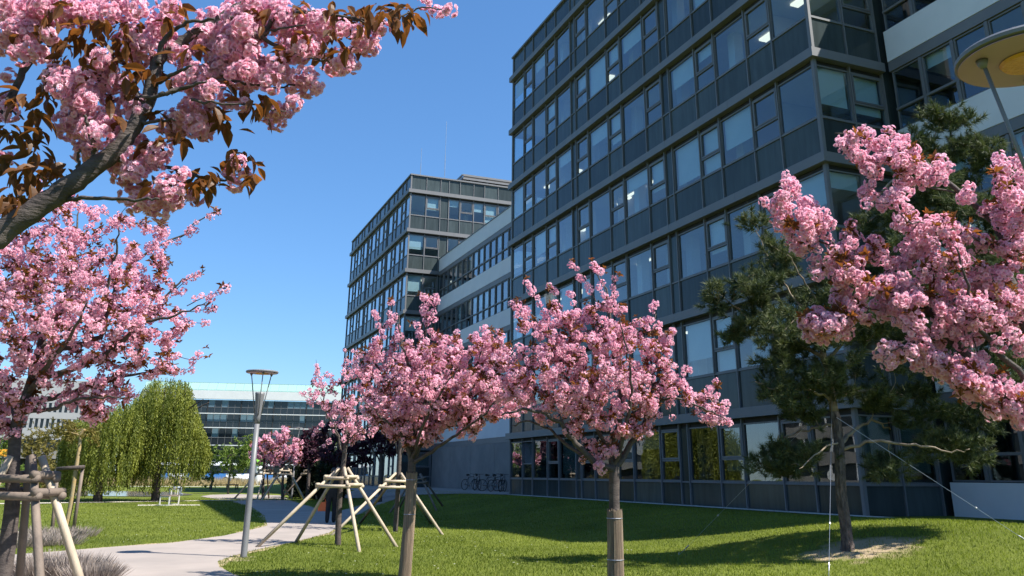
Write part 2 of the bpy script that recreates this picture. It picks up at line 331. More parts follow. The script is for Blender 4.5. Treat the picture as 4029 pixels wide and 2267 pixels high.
def scatter_mesh(name, protos, idx, Rm, sc, T, mat, jitter=0.0, rng=RNG):
    """protos: list of (V,F,tint); many copies joined into one mesh"""
    VV, FF, TT = [], [], []; n0 = 0
    for pi, (V, Fc, ti) in enumerate(protos):
        s = np.where(idx == pi)[0]
        if not len(s): continue
        P = np.einsum('nij,vj->nvi', Rm[s]*np.asarray(sc)[s][:, None, None], V)+T[s][:, None, :]
        VV.append(P.reshape(-1, 3)); nv = len(V)
        FF.append((Fc[None]+(np.arange(len(s))*nv)[:, None, None]+n0).reshape(-1, Fc.shape[1])); n0 += nv*len(s)
        TT.append(np.clip(ti[None]+rng.uniform(-jitter, jitter, (len(s), 1)), 0, 1).reshape(-1))
    return mesh_np(name, np.concatenate(VV), np.concatenate(FF), mat, np.concatenate(TT))

# ------------------------------------------------------------------ terrain, paths
def axis(lo, hi, step, far):
    a = list(np.arange(lo, hi+1e-6, step)); d = step
    p = hi
    while p < far: d *= 1.35; p += d; a.append(p)
    d = step; p = lo
    while p > -far: d *= 1.35; p -= d; a.insert(0, p)
    return np.array(a)
gx = axis(-14, 30, 0.4, 2500); gy = axis(-6, 110, 0.5, 2500)
XX, YY = np.meshgrid(gx, gy); ZZ = hgt(XX, YY)
nx, ny = len(gx), len(gy); ii = np.arange(nx*ny).reshape(ny, nx)
quads = np.stack([ii[:-1, :-1], ii[:-1, 1:], ii[1:, 1:], ii[1:, :-1]], -1).reshape(-1, 4)
tag(link('lawn', mesh_np('lawn', np.stack([XX, YY, ZZ], -1).reshape(-1, 3), quads, M['lawn'], smooth_=True)), 'mown green lawn rising gently towards the office block', 'lawn', kind='structure')
def sheet(name, poly, mat, lift, label, step=0.5, cat='path'):
    poly = [tuple(p[:2]) for p in poly]; pts = []
    for i in range(len(poly)):
        a = np.array(poly[i-1]); b = np.array(poly[i]); n = max(1, int(np.linalg.norm(b-a)/0.4))
        for k in range(n): pts.append(tuple(a+(b-a)*k/n))
    nb = len(pts); P = np.array(pts); x0, y0 = P.min(0); x1, y1 = P.max(0)
    st = max(step, (x1-x0)*(y1-y0)/9000)**1.0
    qx, qy = np.meshgrid(np.arange(x0, x1, st), np.arange(y0, y1, st)); qx = qx.ravel(); qy = qy.ravel()
    k = in_poly(qx, qy, pts) & (edge_dist(qx, qy, poly) > st*0.4)
    allp = [Vector(p) for p in pts]+[Vector((a, b)) for a, b in zip(qx[k], qy[k])]
    V, E, Fc, *_ = delaunay_2d_cdt(allp, [(i, (i+1) % nb) for i in range(nb)], [], 1, 1e-5)
    V = np.array([(v.x, v.y) for v in V]); z = hgt(V[:, 0], V[:, 1])+lift
    Fc = [f if (V[f[1]][0]-V[f[0]][0])*(V[f[2]][1]-V[f[0]][1])-(V[f[1]][1]-V[f[0]][1])*(V[f[2]][0]-V[f[0]][0]) > 0 else tuple(reversed(f)) for f in map(tuple, Fc)]
    o = link(name, mesh_np(name, np.column_stack([V, z]), Fc, mat, smooth_=True)); tag(o, label, cat, kind='structure'); return pts
G = lambda l: [on_ground(x, y)[:2] for x, y in l]
def smooth_poly(l, n=4):
    l = [np.array(p) for p in l]; o = []
    for i in range(len(l)):
        p0, p1, p2, p3 = l[i-1], l[i], l[(i+1) % len(l)], l[(i+2) % len(l)]
        for k in range(n):
            t = k/n; o.append(0.5*((2*p1)+(p2-p0)*t+(2*p0-5*p1+4*p2-p3)*t*t+(-p0+3*p1-3*p2+p3)*t**3))
    return o
path_px_up = [(-500, 2215), (0, 2188), (225, 2172), (468, 2152), (676, 2138), (879, 2110), (985, 2087), (1052, 2070), (1040, 2030), (985, 1992), (915, 1975)]
path_px_far = [(1000, 1968), (1137, 1969), (1261, 2008), (1310, 2016), (1368, 2004), (1469, 1963), (1593, 1938)]
path_px_dn = [(1640, 1948), (1593, 1952), (1470, 1990), (1385, 2036), (1295, 2098), (1159, 2134), (1010, 2165), (915, 2190), (855, 2212), (862, 2232), (940, 2275), (1050, 2330), (1100, 2420), (600, 2700), (-700, 2700)]
path_poly = G(path_px_up)+G(path_px_far)+G(path_px_dn)
PATH = sheet('path', path_poly, M['path'], 0.012, 'pale grey asphalt path curving between the lawns', 0.5)
_pp = np.array(path_poly, float); _tp = np.array(PATH); _c = _tp.mean(0); _wr = []
for _i in range(len(_tp)):
    _t = _tp[(_i+1) % len(_tp)]-_tp[_i-1]; _nrm = np.array([_t[1], -_t[0]])/(np.linalg.norm(_t)+1e-9)
    if bool(in_poly(np.array([_tp[_i][0]+_nrm[0]*.02]), np.array([_tp[_i][1]+_nrm[1]*.02]), PATH)[0]): _nrm = -_nrm
    _wr.append(_tp[_i]+_nrm*max(.01, .09+.10*math.sin(_i*.37)+.07*math.sin(_i*1.13+1)+random.uniform(-.05, .06)))
sheet('worn_path_edge', _wr, M['worn'], 0.006, 'sandy worn earth edging the asphalt path', 0.6)
far_poly = G([(788, 1954), (830, 1948), (930, 1945), (1100, 1950), (1140, 1966), (1000, 1966.5), (860, 1966)])
sheet('footpath', far_poly, M['path'], 0.016, 'pale loop of path beyond the shaded lawn', 1.0)
line_poly = [(-40, 44.5), (-10, 50.5), (0, 55.0), (4, 57.0), (8, 57.2), (8, 57.9), (4, 57.9), (-0.3, 56.1), (-10.4, 51.7), (-40, 45.7)]
sheet('gravel_footpath', line_poly, M['palepath'], 0.02, 'thin pale gravel path crossing the lawn by the willow', 1.0)
sheet('far_footpath', [(-60, 118), (15, 112), (15, 114.5), (-60, 121)], M['palepath'], 0.02, 'far pale path in front of the dry reeds', 3.0)
PLAZA = sheet('plaza_paving', [(17.3, 44.0), (20.98, 45.3), (20.98, 69.3), (18.1, 69.35), (18.1, 96), (14.2, 96), (14.2, 66), (11.2, 60), (12.6, 54)], M['path'], 0.03, 'blue-grey paved court in front of the recessed wall', 0.8, 'paving')
STRIP = sheet('gravel_strip', [(17.50, 18.2), (18.20, 18.2), (18.20, 44.3), (17.50, 44.3)], M['palepath'], 0.025, 'thin pale gravel strip along the foot of the facade', 0.5, 'gravel')
sheet('pond', [(-60, 66), (-14, 64), (-5, 69), (1, 66), (3.2, 72), (2, 82), (-10, 90), (-60, 92)], M['water'], 0.03, 'grey-blue pond behind the willows', 3.0, 'pond')
sheet('road', [(-300, 150), (300, 132), (300, 144), (-300, 162)], M['road'], 0.03, 'far street with a bus and parked cars', 12.0, 'road')

# ------------------------------------------------------------------ office buildings
X0 = 18.15
BB = [z+EYE for z in (1.888, 5.663, 9.257, 12.859, 16.444, 20.030, 23.650)]      # undersides of the cornice bands
BH = 0.318; SILL = 1.579; ROOF = 25.41+EYE
rb = random.Random(3)
class Face:
    """an axis-aligned facade: local (s along the face, d outwards, z) -> world"""
    def __init__(s, x, y, u, n): s.x, s.y, s.u, s.n = x, y, u, n
    def pt(s, a, d, z):
        return (s.x+s.n*d, s.y+a, z) if s.u == 'y' else (s.x+a, s.y+s.n*d, z)
    def box(s, name, a0, a1, d0, d1, z0, z1, mat, par, kind=None):
        p = s.pt(a0, d0, z0); q = s.pt(a1, d1, z1)
        lo = tuple(min(p[i], q[i]) for i in range(3)); hi = tuple(max(p[i], q[i]) for i in range(3))
        return boxobj(name, lo, hi, mat, par, kind)
    def mb(s, M_, a0, a1, d0, d1, z0, z1):
        p = s.pt(a0, d0, z0); q = s.pt(a1, d1, z1)
        M_.box(tuple(min(p[i], q[i]) for i in range(3)), tuple(max(p[i], q[i]) for i in range(3)))
_win = {}
def window(face, a0, a1, z0, z1, kind, par, gl, opened=False):
    w = round(a1-a0, 3); h = round(z1-z0, 3); key = (face.u, face.n, w, h, kind, opened)
    c = face.pt((a0+a1)/2, 0, z0)
    if key not in _win:
        L = Face(0, 0, face.u, face.n); f = MB(); b = 0.045
        for q in ((-w/2, -w/2+b, 0, h), (w/2-b, w/2, 0, h), (-w/2+b, w/2-b, 0, b), (-w/2+b, w/2-b, h-b, h)): L.mb(f, q[0], q[1], -0.11, -0.012, q[2], q[3])
        tz = 0.375*h
        if kind == 'v':
            L.mb(f, -w/2+b, w/2-b, -0.11, -0.008, tz, tz+0.06)
            if not opened:
                s0, s1, t0, t1, e = -w/2+b+0.012, w/2-b-0.012, tz+0.072, h-b-0.012, 0.06
                for q in ((s0, s0+e, t0, t1), (s1-e, s1, t0, t1), (s0+e, s1-e, t0, t0+e), (s0+e, s1-e, t1-e, t1)): L.mb(f, q[0], q[1], -0.10, 0.004, q[2], q[3])
        _win[key] = f.mesh('window', M['frame'])
    o = link('window', _win[key], par, c)
    def pane(z_0, z_1, i):
        k2 = ('pane', face.u, w, round(z_1-z_0, 3), gl.name)
        if k2 not in _win:
            L = Face(0, 0, face.u, face.n); m_ = MB(); L.mb(m_, -w/2+i, w/2-i, -0.006, 0.006, 0, z_1-z_0); _win[k2] = m_.mesh('pane', gl)
        q = link('pane', _win[k2], o, face.pt((a0+a1)/2, -0.062, z_0)); q.rotation_euler = (rb.uniform(-.003, .003), rb.uniform(-.003, .003), rb.uniform(-.004, .004)); return q
    if kind == 'v':
        tz = 0.375*h; pane(z0+0.045, z0+tz, 0.045); q = pane(z0+tz+0.06, z1-0.045, 0.05 if opened else 0.1)
        if opened:
            ang = math.radians(15)
            q.rotation_euler = (0, -ang*face.n*-1, 0) if face.u == 'y' else (ang*face.n, 0, 0)
    else: pane(z0+0.045, z1-0.045, 0.045)
    return o
def curtain_wall(face, bays, par, storeys, opened=(), ground=0.3, blinds=0.42, top=True, over=0.2, ends=(1, 1)):
    L = sum(w for _, w in bays)
    for k in storeys:
        if k == 0: z_sp0, sill, head = ground-0.25, EYE-0.163, BB[0]
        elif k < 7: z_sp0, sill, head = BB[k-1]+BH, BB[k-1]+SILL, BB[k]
        gl = M['glassgf'] if k == 0 else M['glass']
        a = 0.0
        for j, (t, w) in enumerate(bays):
            face.box('spandrel_panel', a+0.02, a+w-0.02, -0.08, -0.03, z_sp0+0.01, sill-0.03, M['spand'], par)
            face.box('mullion', a-0.024, a+0.024, -0.10, 0.035, z_sp0, head-0.004, M['alu'], par)
            face.box('sill_rail', a+0.026, a+w-0.026, -0.10, 0.012, sill-0.028, sill+0.022, M['alu'], par)
            if t == 'n': face.box('narrow_panel', a+0.03, a+w-0.03, -0.08, -0.035, sill+0.024, head-0.17, M['spand'], par)
            else: window(face, a+0.026, a+w-0.026, sill+0.024, head-0.165, t, par, gl, (k, j) in opened)
            face.box('blind_box', a+0.03, a+w-0.03, -0.2, -0.07, head-0.16, head-0.002, M['dark'], par)
            if t != 'n' and rb.random() < blinds:
                dz = rb.uniform(0.25, 0.9)*(head-sill)
                face.box('roller_blind', a+0.10, a+w-0.10, -0.19, -0.175, head-0.16-dz, head-0.165, M['blind'], par)
            a += w
        face.box('mullion', L-0.024, L+0.024, -0.10, 0.035, z_sp0, head-0.004, M['alu'], par)
    n = max(1, round(L/4.3)); e0, e1 = over*ends[0], over*ends[1]
    for k in storeys:
        for q in range(n):
            s0 = L*q/n+0.004 if q else -e0; s1 = L*(q+1)/n-0.004 if q < n-1 else L+e1
            face.box('cornice_panel', s0, s1, -0.10, over, BB[k], BB[k]+BH, M['alu'], par)
    if top:
        a = 0.0
        for t, w in bays:
            face.box('parapet_panel', a+0.02, a+w-0.02, -0.08, -0.03, BB[6]+BH+0.01, ROOF-0.14, M['spand'], par)
            face.box('mullion', a-0.024, a+0.024, -0.10, 0.03, BB[6]+BH, ROOF-0.13, M['alu'], par); a += w
        for q in range(n): face.box('coping', L*q/n+0.003 if q else -e0*0.5, L*(q+1)/n-0.003 if q < n-1 else L+e1*0.5, -0.3, 0.09, ROOF-0.12, ROOF, M['alu'], par)
def office(name, label, y0, y1, bays, sbays, opened, sopen=(), lights=True, north=True, dep=14.0, gnd=0.6):
    b = thing(name, label, 'building', (X0, (y0+y1)/2, gnd))
    f = Face(X0, y0, 'y', -1)
    curtain_wall(f, bays, b, range(7), opened, ground=gnd, ends=(1, 1))
    g = Face(X0, y0, 'x', -1); curtain_wall(g, sbays, b, range(7), sopen, ground=gnd, ends=(0, 0), over=0.196)
    if north:
        h = Face(X0, y1, 'x', 1); curtain_wall(h, [('f', 1.45), ('v', 1.3), ('f', 1.6)], b, range(7), (), ground=gnd, blinds=0, ends=(0, 0), over=0.196)
        boxobj('rear_wall', (X0+4.36, y1-0.3, gnd-0.2), (X0+dep, y1-0.02, ROOF-0.05), M['spand'], b)
    for y in (y0, y1):
        boxobj('corner_post', (X0-0.03, y-0.045, gnd-0.3), (X0+0.075, y+0.06 if y == y1 else y+0.06, ROOF-0.14), M['alu'], b) if y == y0 else boxobj('corner_post', (X0-0.03, y-0.06, gnd-0.3), (X0+0.075, y+0.045, ROOF-0.14), M['alu'], b)
    L = sum(w for _, w in sbays)
    for k in range(7): boxobj('floor_slab', (X0+0.22, y0+0.22, BB[k]+0.03), (X0+dep, y1-0.32, BB[k]+BH-0.02), M['ceil'], b)
    boxobj('roof_deck', (X0+0.31, y0+0.31, ROOF-0.5), (X0+dep-0.02, y1-0.33, ROOF-0.35), M['roofm'], b)
    boxobj('floor_slab', (X0+0.2, y0+0.2, gnd-0.2), (X0+dep, y1-0.32, gnd+0.02), M['carpet'], b)
    boxobj('core_wall', (X0+6.2, y0+3.2, gnd), (X0+6.5, y1-3.4, ROOF-0.52), M['inner'], b)
    boxobj('side_wall', (X0+dep+0.01, y0, gnd-0.2), (X0+dep+0.3, y1, ROOF), M['inner'], b)
    if X0+L < X0+dep: boxobj('side_wall', (X0+L+0.03, y0+0.02, gnd-0.2), (X0+dep, y0+0.3, ROOF-0.01), M['spand'], b)
    # columns and partitions seen through the glass
    ys = []; a = 0
    for t, w in bays:
        if t == 'n': ys.append(y0+a+w/2)
        a += w
    for k in range(7):
        zf = gnd if k == 0 else BB[k-1]+BH; zc = BB[k]+0.02
        for y in ys+[y0+5.0, y0+12.6, y0+20.3]:
            boxobj('column', (X0+0.7, y-0.2, zf), (X0+1.1, y+0.2, zc), M['ceil'], b)
        for q in range(4):
            if rb.random() < 0.55:
                y = y0+3.2+q*6.0+rb.choice((0, 1.9)); boxobj('partition', (X0+1.2, y-0.05, zf), (X0+6.2, y+0.05, zc), M['inner'], b)
    if lights:
        for (k, y, x, ly, lx) in lights:
            boxobj('ceiling_light', (X0+x, y0+y, BB[k]-0.05), (X0+x+lx, y0+y+ly, BB[k]+0.028), M['light'], b)
    return b
W_MAIN = [('f', 1.86), ('v', 1.40), ('f', 1.92), ('v', 1.34), ('f', 1.91), ('n', 0.58), ('v', 1.36), ('f', 2.09), ('v', 1.34), ('f', 2.07), ('v', 1.36), ('n', 0.54), ('f', 1.88), ('v', 1.35), ('f', 1.86), ('v', 1.33), ('f', 1.81)]
LM = sum(w for _, w in W_MAIN); YM0 = 19.19; YM1 = YM0+LM
LIGHTS = [(4, 3.6, 2.0, 1.3, 0.35), (4, 1.0, 1.4, 1.3, 0.35), (3, 13.2, 1.5, 1.6, 0.10), (3, 11.0, 1.5, 1.6, 0.10), (3, 14.9, 1.7, 1.3, 0.10), (3, 20.6, 2.0, 1.2, 0.35), (2, 21.5, 1.6, 1.2, 0.35), (2, 19.8, 1.6, 1.2, 0.35), (2, 23.2, 2.6, 1.2, 0.35), (3, 23.0, 2.6, 1.2, 0.35), (4, 21.2, 2.0, 1.2, 0.35), (5, 7.0, 1.5, 1.2, 0.1), (2, 12.6, 1.4, 1.4, 0.08), (1, 6.6, 2.0, 1.4, 0.08), (1, 3.5, 2.0, 1.4, 0.08), (2, 3.0, 2.4, 1.2, 0.3)]
_rl = random.Random(9)
for _k in range(1, 7):
    for _q in range(7):
        if _rl.random() < 0.14: LIGHTS.append((_k, 1.2+_q*3.6+_rl.uniform(0, 1.2), _rl.choice((1.6, 3.2, 4.4)), 1.25, 0.28))
office('office_building', 'tall dark glass office block with grey cornice bands and see-through corner bays', YM0, YM1, W_MAIN, [('f', 1.46), ('v', 1.40)], {(2, 13), (0, 15)}, lights=LIGHTS)
W_FAR = [('f', 1.60), ('v', 1.32), ('f', 1.82), ('v', 1.29), ('f', 1.87), ('n', 0.49), ('v', 1.33), ('f', 1.93), ('v', 1.37), ('f', 1.96), ('v', 1.37), ('n', 0.47), ('f', 1.90), ('v', 1.28), ('f', 1.76), ('v', 1.40), ('f', 1.94)]
S_FAR = [('f', 1.45), ('v', 1.32), ('n', 0.79), ('f', 1.05), ('v', 1.30), ('f', 1.05), ('v', 1.33), ('f', 1.6), ('n', 0.8), ('f', 1.5)]
YF0 = 69.3; YF1 = YF0+sum(w for _, w in W_FAR)
ob = office('office_building', 'farther glass office block with sunlit grey-green end wall and rooftop louvres', YF0, YF1, W_FAR, S_FAR, {(6, 11)}, lights=[(4, 2, 2, 1.3, 0.12), (4, 0.8, 1.2, 1.3, 0.12)])
# rooftop plant screen, lightning rods
lp = thing('rooftop_plant_screen', 'louvred plant enclosure on the roof of the farther office block', 'plant screen', (29.0, 78.0, ROOF-0.35))
for i in range(9):
    z = ROOF-0.1+i*0.34
    boxobj('louver_slat', (24.9, 75.0, z), (31.5, 75.1, z+0.2), M['alu'], lp); boxobj('louver_slat', (24.8, 75.12, z), (24.9, 81.0, z+0.2), M['alu'], lp)
boxobj('enclosure', (25.05, 75.25, ROOF-0.35), (31.5, 81, ROOF+2.7), M['dark'], lp)
for x, y in ((24.93, 78.0), (27.5, 75.13), (31.4, 75.13)): boxobj('post', (x, y, ROOF-0.35), (x+0.08, y+0.08, ROOF+2.85), M['alu'], lp)
for x, y, h, la in ((21.9, 71.5, 6.9, 'tall thin lightning rod on the roof edge'), (19.3, 70.5, 3.4, 'short thin lightning rod near the roof corner')):
    t = thing('lightning_rod', la, 'lightning rod', (x, y, ROOF-0.35))
    boxobj('base', (x-0.15, y-0.15, ROOF-0.35), (x+0.15, y+0.15, ROOF-0.25), M['concrete'], t)
    MB().tube([(x, y, ROOF-0.26), (x, y, ROOF+h*0.45)], 0.035, 6).build('mast', M['steel'], t)
    MB().tube([(x, y, ROOF+h*0.44), (x, y, ROOF-0.35+h)], 0.02, 5).build('tip', M['steel'], t)

def white_wing(name, label, x, y0, y1, gnd, closed_gf, near_end=False):
    b = thing(name, label, 'building', (x, (y0+y1)/2, gnd)); f = Face(x, y0, 'y', -1); L = y1-y0
    n = max(1, round(L/1.22)); w = L/n
    for k in range(0, 6):
        wb = 13.2-3.594*(4-k)+3.594*1.0+EYE-3.594 if False else 13.18+EYE-3.594*(4-k)        # underside of white spandrel k
        if k == 0:
            if closed_gf: continue
        m = max(1, round(L/6.0))
        if k == 5: wb = 16.72+EYE
        for q in range(m):
            f.box('white_spandrel', L*q/m+(0.006 if q else 0), L*(q+1)/m-0.006, -0.12, 0.0, wb if k else gnd-0.3, wb+1.12, M['white'], b)
        if k: f.box('fascia', 0, L, -0.14, -0.02, wb-0.36, wb-0.004, M['alu'], b)
        if k == 5:
            f.box('coping', 0, L, -0.4, 0.04, wb+1.125, wb+1.2, M['alu'], b); continue
        z0 = wb+1.14; z1 = z0+2.07
        if k == 4: z1 = 16.34+EYE
        gl = M['glassgf'] if k == 0 else M['glass']
        for q in range(n):
            fr = f.box('mullion', q*w-0.05, q*w+0.05, -0.16, -0.03, z0, z1, M['frame'], b)
            window(Face(x+0.06, y0, 'y', -1), q*w+0.055, (q+1)*w-0.055, z0, z1, 'f', b, gl)
            f.box('transom', q*w+0.052, (q+1)*w-0.052, -0.15, -0.035, z0+0.68, z0+0.76, M['frame'], b)
            if rb.random() < 0.3: f.box('roller_blind', q*w+0.08, (q+1)*w-0.08, -0.26, -0.25, z1-rb.uniform(0.4, 1.6), z1-0.02, M['blind'], b)
        boxobj('floor_slab', (x+0.3, y0+0.05, wb), (x+9, y1-0.05, wb+0.4), M['ceil'], b)
    if closed_gf:
        m = 5
        for q in range(m): f.box('concrete_panel', L*q/m+0.012, L*(q+1)/m-0.012, -0.2, 0.0, gnd-0.3, 13.18+EYE-3.594*3-0.37, M['concrete'], b)
        f.box('joint_backing', 0, L, -0.3, -0.21, gnd-0.3, 13.18+EYE-3.594*3-0.37, M['dark'], b)
    boxobj('core_wall', (x+5.0, y0+0.1, gnd-0.3), (x+5.3, y1-0.1, 17.5+EYE), M['inner'], b)
    boxobj('roof_deck', (x+0.41, y0+0.05, 17.2+EYE), (x+9, y1-0.05, 17.4+EYE), M['roofm'], b)
    if near_end:
        boxobj('end_wall', (x+0.02, y0-0.3, gnd-0.3), (x+9, y0-0.01, 17.9+EYE), M['white'], b)
    return b
white_wing('link_building', 'lower link with white spandrels and concrete ground wall between the glass blocks', 21.0, YM1+0.35, YF0-0.05, 0.62, True)
white_wing('wing_building', 'wing with white spandrel bands meeting the near end of the tall office block', 21.05, 11.6, YM0-0.28, 0.62, False, True)

# ------------------------------------------------------------------ far buildings
def far_office():
    Q = np.array([at_depth(700, 1552, 205)[0], at_depth(700, 1552, 205)[1]]); u = np.array([0.974, -0.225]); nrm = np.array([-0.225, -0.974])
    b = thing('far_office_building', 'low dark glass office across the street with white parapet and green glass roof', 'building', (Q[0], Q[1], 0))
    rz = math.atan2(u[1], u[0]); b.rotation_euler = (0, 0, rz); Lw = 62.0
    def B(name, a0, a1, d0, d1, z0, z1, mat):          # local boxes in the building's own frame
        dm = (a1-a0, d1-d0, z1-z0); key = (name, tuple(round(v, 3) for v in dm), mat.name)
        if key not in _box: _box[key] = MB().box(tuple(-v/2 for v in dm), tuple(v/2 for v in dm)).mesh(name, mat)
        return link(name, _box[key], b, ((a0+a1)/2, (d0+d1)/2, (z0+z1)/2), world=False)
    B('core', -8, Lw, 0.6, 16, 0, 18.0, M['dark'])
    B('white_parapet', -8, Lw, -0.5, 0.5, 18.2, 20.1, M['white'])
    lv = [(14.9, 18.15), (11.7, 14.85), (7.75, 11.65), (3.6, 7.7)]
    for i, (z0, z1) in enumerate(lv):
        B('white_rail', -8, Lw, -0.7, -0.45, z0-0.15, z0+0.05, M['white'])
        h = z1-z0
        for q in range(46):
            a = -8+q*1.52; 
            B('spandrel_panel', a+0.04, a+1.48, 0.0, 0.2, z0+0.06, z0+h*0.42, M['darkglass'])
            B('pane', a+0.04, a+1.48, 0.05, 0.2, z0+h*0.45, z1-0.16, M['paleglass'] if random.random() < 0.22 else M['darkglass'])
            if q % 5 == 0: B('mullion', a-0.2, a+0.03, -0.1, 0.15, z0, z1-0.15, M['dark'])
            else: B('mullion', a-0.04, a+0.03, -0.05, 0.15, z0+0.06, z1-0.16, M['frame'])
        B('sill_rail', -8, Lw, -0.06, -0.0, z0+h*0.42, z0+h*0.45, M['alu'])
    B('ground_floor', -8, Lw, 0.3, 0.6, 0, 3.4, M['darkglass'])
    for q in range(34):                                   # glazed green gallery on the roof, leaning back
        o = B('roof_glass_panel', -8+q*2.06, -8+q*2.06+1.98, -0.05, 0.05, 0, 2.6, M['palegreen']); o.location.z = 21.2; o.location.y = 1.6; o.rotation_euler = (-math.radians(48), 0, 0)
    B('roof_rail', -8, Lw, 0.35, 0.5, 20.1, 20.4, M['palegreen']); B('roof_ridge', -8, Lw, 2.55, 2.8, 22.0, 22.25, M['palegreen'])
far_office()
M['greywall'] = simple('grey_render', (0.33, 0.335, 0.345), (0.29, 0.295, 0.305), 0.8, scale=0.4)
def white_block():
    D = 128.0; c = at_depth(330, 1860, D)
    b = thing('white_building', 'pale grey rendered building with rows of narrow dark windows behind the willow', 'building', (c[0], c[1], 0))
    x1, y = c[0], c[1]; x0 = x1-46
    Z = lambda py: at_depth(200, py, D)[2]
    def B(n, a, b_, m_): return boxobj(n, a, b_, m_, b)
    rows = [(1590, 1625), (1651, 1688)]
    B('core', (x0, y+0.35, 0), (x1, y+18, Z(1500)), M['dark'])
    zs = [Z(1845), Z(1803), Z(1771), Z(1732), Z(1688), Z(1651), Z(1626), Z(1590), Z(1560)]
    B('base_wall', (x0, y, 0), (x1, y+0.34, Z(1850)), M['dark'])
    B('wall', (x0, y-0.3, Z(1806)), (x1, y+0.34, Z(1771)), M['concrete']); B('wall', (x0, y-0.1, Z(1732)), (x1, y+0.34, Z(1688)), M['greywall'])
    B('wall', (x0, y-0.1, Z(1651)), (x1, y+0.34, Z(1626)), M['greywall']); B('wall', (x0, y-0.1, Z(1590)), (x1, y+0.34, Z(1500)), M['greywall'])
    n = 66; w = 46/n
    for za, zb in ((Z(1688), Z(1651)), (Z(1626), Z(1590))):
        for q in range(n):
            B('pier', (x0+q*w, y-0.08, za+0.01), (x0+q*w+w*0.42, y+0.3, zb-0.01), M['greywall'])
            B('pane', (x0+q*w+w*0.42, y+0.12, za+0.01), (x0+(q+1)*w-0.01, y+0.2, zb-0.01), M['darkglass'])
    for q in range(14): B('pane', (x0+q*3.28+0.08, y+0.1, Z(1771)+0.02), (x0+(q+1)*3.28-0.08, y+0.3, Z(1732)-0.02), M['darkglass'])
white_block()

# ------------------------------------------------------------------ blossom, leaf and needle shapes
def flower(rng, near):
    """double cherry blossom, unit radius, axis +Z; near ones have notched cupped petals"""
    V, Fc, T = [], [], []
    rings = ((7, 1.25, 1.0), (6, 0.85, 0.85), (5, 0.42, 0.65)) if near else ((5, 1.2, 1.0), (4, 0.62, 0.8))
    for n, tilt, ln in rings:
        for k in range(n):
            a = 2*math.pi*(k+rng.uniform(-.2, .2))/n+tilt*2; t = tilt+rng.uniform(-.18, .18); l = ln*rng.uniform(.85, 1.1); w = l*(0.42 if near else 0.55)
            d = np.array([math.cos(a)*math.sin(t), math.sin(a)*math.sin(t), math.cos(t)]); s = np.array([-math.sin(a), math.cos(a), 0]); up = np.cross(d, s)*-1
            base = np.array([0, 0, 0.0]); n0 = len(V); c = up*l*0.16*(1 if tilt > .5 else -.4)
            if near:
                V += [base, d*l*.62-s*w+c*.4, d*l*.66+s*w+c*.4, d*l*1.0-s*w*.55+c*1.3, d*l*1.02+s*w*.5+c*1.4, d*l*.86+c*.6]
                Fc += [(n0, n0+1, n0+5), (n0, n0+5, n0+2), (n0+1, n0+3, n0+5), (n0+5, n0+4, n0+2)]
                q = rng.uniform(-.12, .12); T += [0.15, 0.62+q, 0.62+q, 0.9+q, 0.9+q, 0.72+q]
            else:
                V += [base, d*l*.7-s*w+c*.6, d*l*.7+s*w+c*.6, d*l+c]; Fc += [(n0, n0+1, n0+3), (n0, n0+3, n0+2)]
                q = rng.uniform(-.15, .15); T += [0.2, 0.7+q, 0.7+q, 0.88+q]
    return np.array(V), np.array(Fc), np.array(T)
def cluster(rng, n, R, fr, near, squash=0.85):
    FL = [flower(rng, near) for _ in range(5)]; V, Fc, T = [], [], []; n0 = 0; g = math.pi*(3-math.sqrt(5))
    for i in range(n):
        z = 1-2*(i+.5)/n; r = math.sqrt(1-z*z); d = np.array([math.cos(g*i)*r, math.sin(g*i)*r, z])+rng.normal(0, .14, 3); d /= np.linalg.norm(d)
        p = d*R*rng.uniform(.72, 1.12)*np.array([1, 1, squash]); v, f, t = FL[rng.integers(5)]
        Rm = rotmats(1, rng, (d+rng.normal(0, .35, 3))[None])[0]; s = fr*rng.uniform(.85, 1.15)
        V.append(v@Rm.T*s+p); Fc.append(f+n0); T.append(np.clip(t+rng.uniform(-.2, .12), 0, 1)); n0 += len(v)
    return np.concatenate(V), np.concatenate(Fc), np.concatenate(T)
def leaf_near(rng):
    L = 0.095*rng.uniform(.8, 1.15); w = L*.24; dr = rng.uniform(.1, .45); V, T = [], []
    prof = [(0, .06), (.2, .7), (.45, 1.0), (.7, .72), (.88, .32), (1.0, .02)]
    for t, q in prof:
        z = -dr*L*t*t; x = L*t
        V += [(x, -w*q, z+w*q*.45), (x, 0, z), (x, w*q, z+w*q*.45)]; T += [.45+.4*rng.random(), .2, .45+.4*rng.random()]
    Fc = []
    for i in range(len(prof)-1):
        a = i*3; Fc += [(a, a+1, a+4), (a, a+4, a+3), (a+1, a+2, a+5), (a+1, a+5, a+4)]
    return np.array(V), np.array(Fc), np.array(T)
def leaf_far(rng, L=0.085):
    w = L*.24; return np.array([(0, 0, 0), (L*.5, -w, w*.5), (L*.5, w, w*.5), (L, 0, -L*.2)]), np.array([(0, 1, 3), (0, 3, 2)]), np.array([.2, .5, .7, .6])
def leafspray(rng, n=6, L=0.085):
    V, Fc, T = [], [], []; n0 = 0
    for i in range(n):
        v, f, t = leaf_far(rng, L*rng.uniform(.7, 1.15)); a = 2*math.pi*i/n+rng.uniform(-.4, .4); e = rng.uniform(-.3, .9)
        Rm = np.array(Euler((rng.uniform(-.5, .5), -e, a)).to_matrix()); V.append(v@Rm.T); Fc.append(f+n0); T.append(np.clip(t+rng.uniform(-.3, .3), 0, 1)); n0 += len(v)
    return np.concatenate(V), np.concatenate(Fc), np.concatenate(T)
